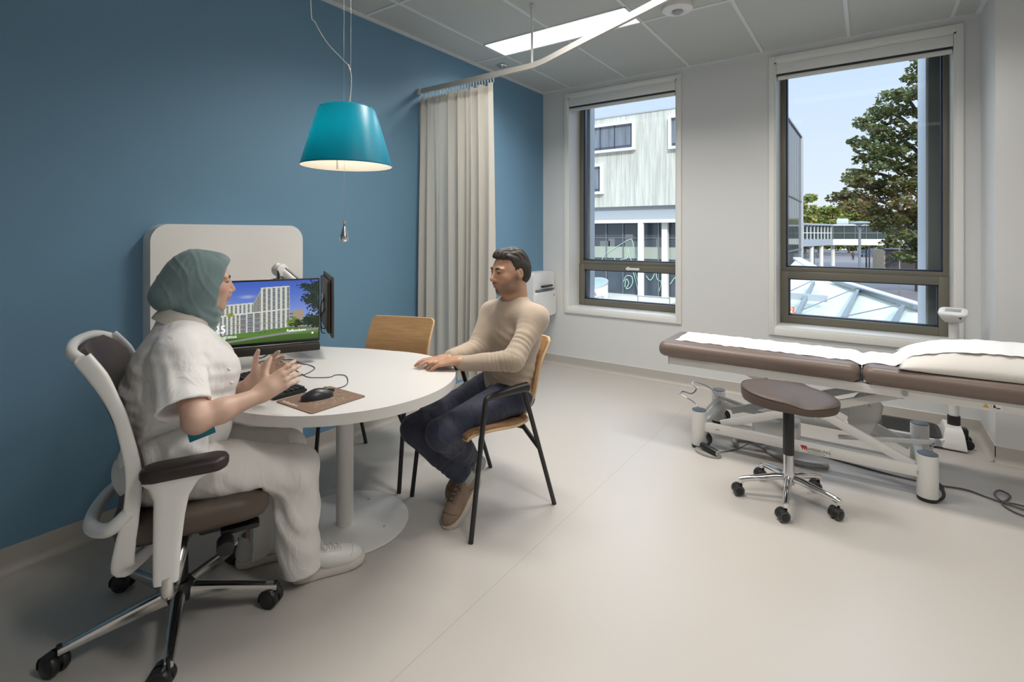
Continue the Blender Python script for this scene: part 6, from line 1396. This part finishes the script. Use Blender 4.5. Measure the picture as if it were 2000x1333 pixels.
# ------------------------------------------------------------------ MAN
MFw = Vector((-.26, -.965, 0)).normalized(); ML2 = Vector((-MFw.y, MFw.x, 0))
PM = thing('person', 'seated person in beige sweater and navy trousers with hands folded on the table', 'person', (-1.64, 2.10, 0))
ms = .965; mc = at(997, 533, 2.62); mdir = (RT*-.83+FW*-.56); MhM = head_frame(mc, mdir, R(-3))
pel = at(987, 762, 2.71); chest = at(1000, 660, 2.66); nb = at(1004, 592, 2.65)
LS, RS = at(1045, 623, 2.52), at(962, 613, 2.78); LE, RE = at(1003, 704, 2.37), at(930, 682, 2.63); LW, RW = at(899, 711, 2.395), at(878, 698, 2.475)
LH, RH = lf(pel, ML2, MFw, .09, .02), lf(pel, ML2, MFw, -.09, .02); LK, RK = at(862, 848, 2.37), at(812, 838, 2.49); LA, RA = at(930, 902, 2.62), at(908, 932, 2.51)
S = SDF(.0034); head_prims(S, MhM, ms, 1.12, 1.04)
S.frame(body_frame(chest, ML2, MFw)); S.ell((0, 0, 0), (.165, .10, .17), .04); S.frame(body_frame(at(993, 725, 2.69), ML2, MFw)); S.ell((0, 0, 0), (.14, .10, .17), .05); S.frame(None)
S.cone(nb-Vector((0, 0, .03)), MhM @ Vector((0, -.02, -.06)), .062, .054, .03)
S.cone(RS, nb-Vector((0, 0, .05)), .05, .055, .04); S.cone(LS, nb-Vector((0, 0, .05)), .05, .055, .04)
for s_, e_, w_ in ((RS, RE, RW), (LS, LE, LW)): S.cone(s_, e_, .046, .038, .03); S.cone(e_, w_, .037, .0265, .02)
for h_, k_, a_ in ((RH, RK, RA), (LH, LK, LA)): S.cone(pel, h_, .10, .075, .05); S.cone(h_, k_, .068, .05, .04); S.cone(k_, a_, .048, .034, .03)
# hands: the left one folded over the right
rtp = at(832, 713, 2.40); lf_ = (rtp-LW).normalized()
zt = .7405
W1 = LW+lf_*.01; W1.z = max(W1.z, zt+.045)
hand_prims(S, W1, lf_+Vector((0, 0, -.10)), (Vector((0, 0, 1))-ML2*.35+FW*-.35), (FW*1+Vector((0, 0, .5))), 1.0, ((.15, .28, .22), (.16, .30, .22), (.18, .30, .2), (.22, .22, .12)), (.14, .05, -.05, -.15), (.75, .5, .05), .4)
W2 = RW+Vector((0, 0, 0)); W2.z = zt+.034
rf_ = (at(830, 717, 2.44)-W2); rf_.z = 0
hand_prims(S, W2+rf_.normalized()*.005, rf_.normalized(), (Vector((0, 0, 1))), (-FW*1), .98, ((.12, .25, .2), (.12, .26, .2), (.12, .26, .2), (.12, .26, .2)), (.10, .03, -.04, -.12), (.7, .6, .1), .4)
S.mesh().smooth(1)
Lc = S.local(np.array(MhM) @ np.diag([ms, ms, ms, 1])); z_ = np.zeros((len(S.P), 3)); x_, y_, zz_ = Lc.T
sg_ = lambda t, w_: 1/(1+np.exp(-np.clip(t/w_, -30, 30)))
headm = (np.abs(x_) < .1) & (np.abs(y_) < .14) & (zz_ > -.13) & (zz_ < .14)
jawline = sg_(-.048-.55*(y_-.09)*1.0-zz_, .006)*sg_(y_+.005, .008)
jaw_m = jawline*sg_(zz_+.112+.25*(y_-.05), .005)
must = g3(Lc, (.0, .108, -.0435), (.026, .03, .0065)); goat = g3(Lc, (0, .095, -.088), (.022, .04, .018)); cheekcut = sg_(np.abs(x_)-.022, .006)
bd = np.clip(.52*jaw_m*np.clip(cheekcut+.0, 0, 1)+1.1*must+.95*goat, 0, .9)
z_[:, 0] = bd*headm; z_[:, 1] = np.clip(1.4*g3(Lc, (0, .102, -.0605), (.018, .02, .0075)), 0, .8)*headm; z_[:, 2] = np.clip(g3(Lc, (.045, .07, -.02), (.022, .03, .02))+g3(Lc, (-.045, .07, -.02), (.022, .03, .02))+.8*g3(Lc, (0, .115, -.026), (.014, .014, .012)), 0, .5)*headm
m_skinm = skin_mat('tan_skin', (.47, .275, .185), (.06, .04, .03), (.36, .13, .105), (.50, .21, .14))
S.out('body', m_skinm, PM, z_)
m_hair = M('dark_brown_hair', (.022, .016, .013), .42, bump=.5, bump_s=700)
face_extras(MhM, ms, PM, m_iris, m_hair, (.05, 1, -.12), .0036)
# hair: short at the sides, swept back on top
S = SDF(.003); Mq = np.array(MhM) @ np.diag([ms, ms, ms, 1]); S.frame(Mq)
S.ell((0, -.014, .034), (.080, .101, .0965), .02); S.ell((0, .012, .086), (.062, .078, .036), .03); S.ell((0, -.045, .005), (.076, .072, .085), .02); S.cone((-.03, .046, .098), (.03, .046, .100), .021, .021, .03)
Mi2 = np.linalg.inv(Mq).astype(np.float32)
def hcut(X, Y, Z):
    x = Mi2[0, 0]*X+Mi2[0, 1]*Y+Mi2[0, 2]*Z+Mi2[0, 3]; y = Mi2[1, 0]*X+Mi2[1, 1]*Y+Mi2[1, 2]*Z+Mi2[1, 3]; z = Mi2[2, 0]*X+Mi2[2, 1]*Y+Mi2[2, 2]*Z+Mi2[2, 3]
    line = np.where(y > .035, .074+.22*(y-.035), np.where(y > .008, -.022+3.55*(y-.008), np.where(y > -.030, .02+0*y, -.06-.9*np.maximum(0, -y-.08)*0+.9*(y+.06)*-.2)))
    side = np.where((y > .022), np.maximum(.078-z, 0)*0+(line-z), line-z)
    return side*ms
S.frame(None); S.cut(hcut, .006); S.mesh()
def strands(P_):
    p = S.local(Mq); top = sg_(p[:, 2]-.06, .015); a = np.arctan2(p[:, 0], .03+p[:, 2]*.5)
    return top*(.0028*np.sin(p[:, 0]*230+2.5*np.sin(p[:, 1]*40)+p[:, 1]*60)+.0016*np.sin(p[:, 0]*520+p[:, 1]*120))+(1-top)*.0012*np.sin(p[:, 1]*420+p[:, 2]*260+2*np.sin(p[:, 2]*90))
S.push(strands); S.out('hair', m_hair, PM)
# sweater
S = SDF(.004)
for (u, v, d, r_) in ((1001, 655, 2.66, (.178, .118, .15)), (994, 715, 2.69, (.158, .115, .15)), (990, 762, 2.712, (.175, .135, .085)), (1004, 614, 2.652, (.150, .082, .055))):
    S.frame(body_frame(at(u, v, d), ML2, MFw)); S.ell((0, 0, 0), r_, .06)
S.frame(None); S.cone(nb-Vector((0, 0, .05)), nb+Vector((0, 0, .018))+MFw*.0, .082, .066, .03); S.cone(RS, nb-Vector((0, 0, .022)), .063, .066, .04); S.cone(LS, nb-Vector((0, 0, .022)), .063, .066, .04)
for s_, e_, w_ in ((RS, RE, RW), (LS, LE, LW)):
    S.cone(s_, e_, .060, .048, .045); S.cone(e_, w_.lerp(e_, .06), .049, .036, .025)
S.cone(nb-Vector((0, 0, .03))+MFw*.004, nb+Vector((0, 0, .09))+MFw*.02, .061, .066, .006, op='s')
zh = at(990, 800, 2.6).z
S.mesh()
armd = lambda a, b: np.array((Vector(b)-Vector(a)).normalized())
S.push(fsum(lambda P: folds(P, LE, .10, armd(LE, LW), .020, .0032), lambda P: folds(P, LE.lerp(LS, .35), .09, armd(LS, LE), .028, .0035, 1), lambda P: folds(P, RE.lerp(RW, .45), .09, armd(RE, RW), .017, .0034, 2), lambda P: folds(P, RE, .08, armd(RS, RE), .03, .003, .2), lambda P: folds(P, at(1040, 745, 2.62), .11, (0, .2, 1), .038, .005, .7), lambda P: folds(P, at(985, 745, 2.58), .12, (.3, 0, 1), .04, .0035, 2), lambda P: folds(P, at(985, 655, 2.55), .06, (.3, 0, 1), .05, .004, 2.5), ripple(34, .0013))).smooth(1)
sw_ = S.out('sweater', m_sweat, PM)
cm = frame_m(nb+Vector((0, 0, .012))+MFw*.006, ML2, MFw-Vector((0, 0, .30))); b = MB(); b.tube([cm @ Vector((.064*math.cos(2*PI*k/40), .066*math.sin(2*PI*k/40), 0)) for k in range(40)], .0078, 10, closed=True); obj('neckband', b, m_sweat, sw_, True, 180)
# trousers
S = SDF(.0042); S.frame(body_frame(lf(pel, ML2, MFw, 0, 0, -.015), ML2, MFw)); S.ell((0, 0, 0), (.178, .14, .10), .05); S.frame(None)
for h_, k_, a_ in ((RH, RK, RA), (LH, LK, LA)): S.cone(h_, k_, .092, .070, .035); S.cone(k_, k_.lerp(a_, .5), .070, .063, .025); S.cone(k_.lerp(a_, .5), a_.lerp(k_, .10), .063, .056, .02)
zs2 = .459
S.cut(lambda X, Y, Z: np.where((X-pel.x)*MFw.x+(Y-pel.y)*MFw.y < .22, zs2-Z, -1)+0*X, .008)
S.mesh(); S.push(fsum(lambda P: folds(P, LK-MFw*.05-Vector((0, 0, .05)), .10, (.5, .5, .6), .03, .005), lambda P: folds(P, RK-MFw*.04-Vector((0, 0, .06)), .10, (.5, .5, .6), .032, .005, 1), lambda P: folds(P, LH+MFw*.05, .12, (.6, .7, .3), .04, .005, 2), lambda P: folds(P, RH+MFw*.05, .12, (.6, .7, .3), .042, .005, .5), lambda P: folds(P, LA+(LK-LA)*.3, .09, armd(LA, LK), .035, .004, 1), lambda P: folds(P, RA+(RK-RA)*.3, .09, armd(RA, RK), .035, .004, 1.7), ripple(34, .0016))).smooth(2)
S.out('trousers', m_navy, PM)
m_sock = M('grey_knit_sock', (.34, .37, .36), .9, bump=.4, bump_s=500); m_suede = M('tan_suede', (.25, .175, .125), .85, bump=.2, bump_s=600); m_cream = M('cream_sole', (.52, .46, .38), .55); m_blace = M('brown_lace', (.10, .065, .045), .8)
for a_, k_ in ((RA, RK), (LA, LK)):
    b = MB(); q = (a_-k_).normalized(); b.tube([a_-q*.07, a_-q*.02, a_+q*.03], [.044, .042, .042], 24); obj('sock', b, m_sock, PM, True, 180)
r_h, r_t = at(938, 935, 2.585), at(893, 1013, 2.445); shoe(PM, r_h, r_t, Vector((-RT*.55-FW*.5+Vector((0, 0, .55)))), .285, (m_suede, m_cream, m_blace))
l_h, l_t = at(946, 893, 2.72), at(888, 975, 2.63); shoe(PM, l_h, l_t, Vector((-RT*.5-FW*.4+Vector((0, 0, .5)))), .275, (m_suede, m_cream, m_blace))

# ------------------------------------------------------------------ far pedestrian in the street
q = on_z(1666, 509, GZ); PP = thing('person', 'tiny pedestrian in dark clothes walking in the street beyond the right window', 'person', tuple(q))
S = SDF(.035); c = q
for s_ in (-1, 1):
    S.cone(c+Vector((s_*.10, s_*.16, .09)), c+Vector((s_*.09, s_*.06, .48)), .055, .075, .05); S.cone(c+Vector((s_*.09, s_*.06, .48)), c+Vector((s_*.09, 0, .92)), .075, .10, .06); S.cone(c+Vector((s_*.11, s_*.16, .06)), c+Vector((s_*.11, s_*.16-.16, .05)), .05, .045, .04)
    S.cone(c+Vector((s_*.19, 0, 1.40)), c+Vector((s_*.24, -s_*.06, 1.10)), .06, .05, .05); S.cone(c+Vector((s_*.24, -s_*.06, 1.10)), c+Vector((s_*.22, -s_*.16, .86)), .05, .04, .04)
S.cone(c+Vector((0, 0, .95)), c+Vector((0, 0, 1.38)), .15, .17, .08, (0, 1, 0), .7); S.cone(c+Vector((0, 0, 1.4)), c+Vector((0, 0, 1.56)), .06, .055, .04); S.ell(c+Vector((0, -.01, 1.66)), (.085, .105, .125), .03)
S.mesh(); S.out('body', M('street_clothes', (.07, .055, .06), .8), PP)
S = SDF(.03); S.ell(c+Vector((0, .02, 1.70)), (.095, .11, .11), .02); S.mesh(); S.out('hair', m_hair, PP)
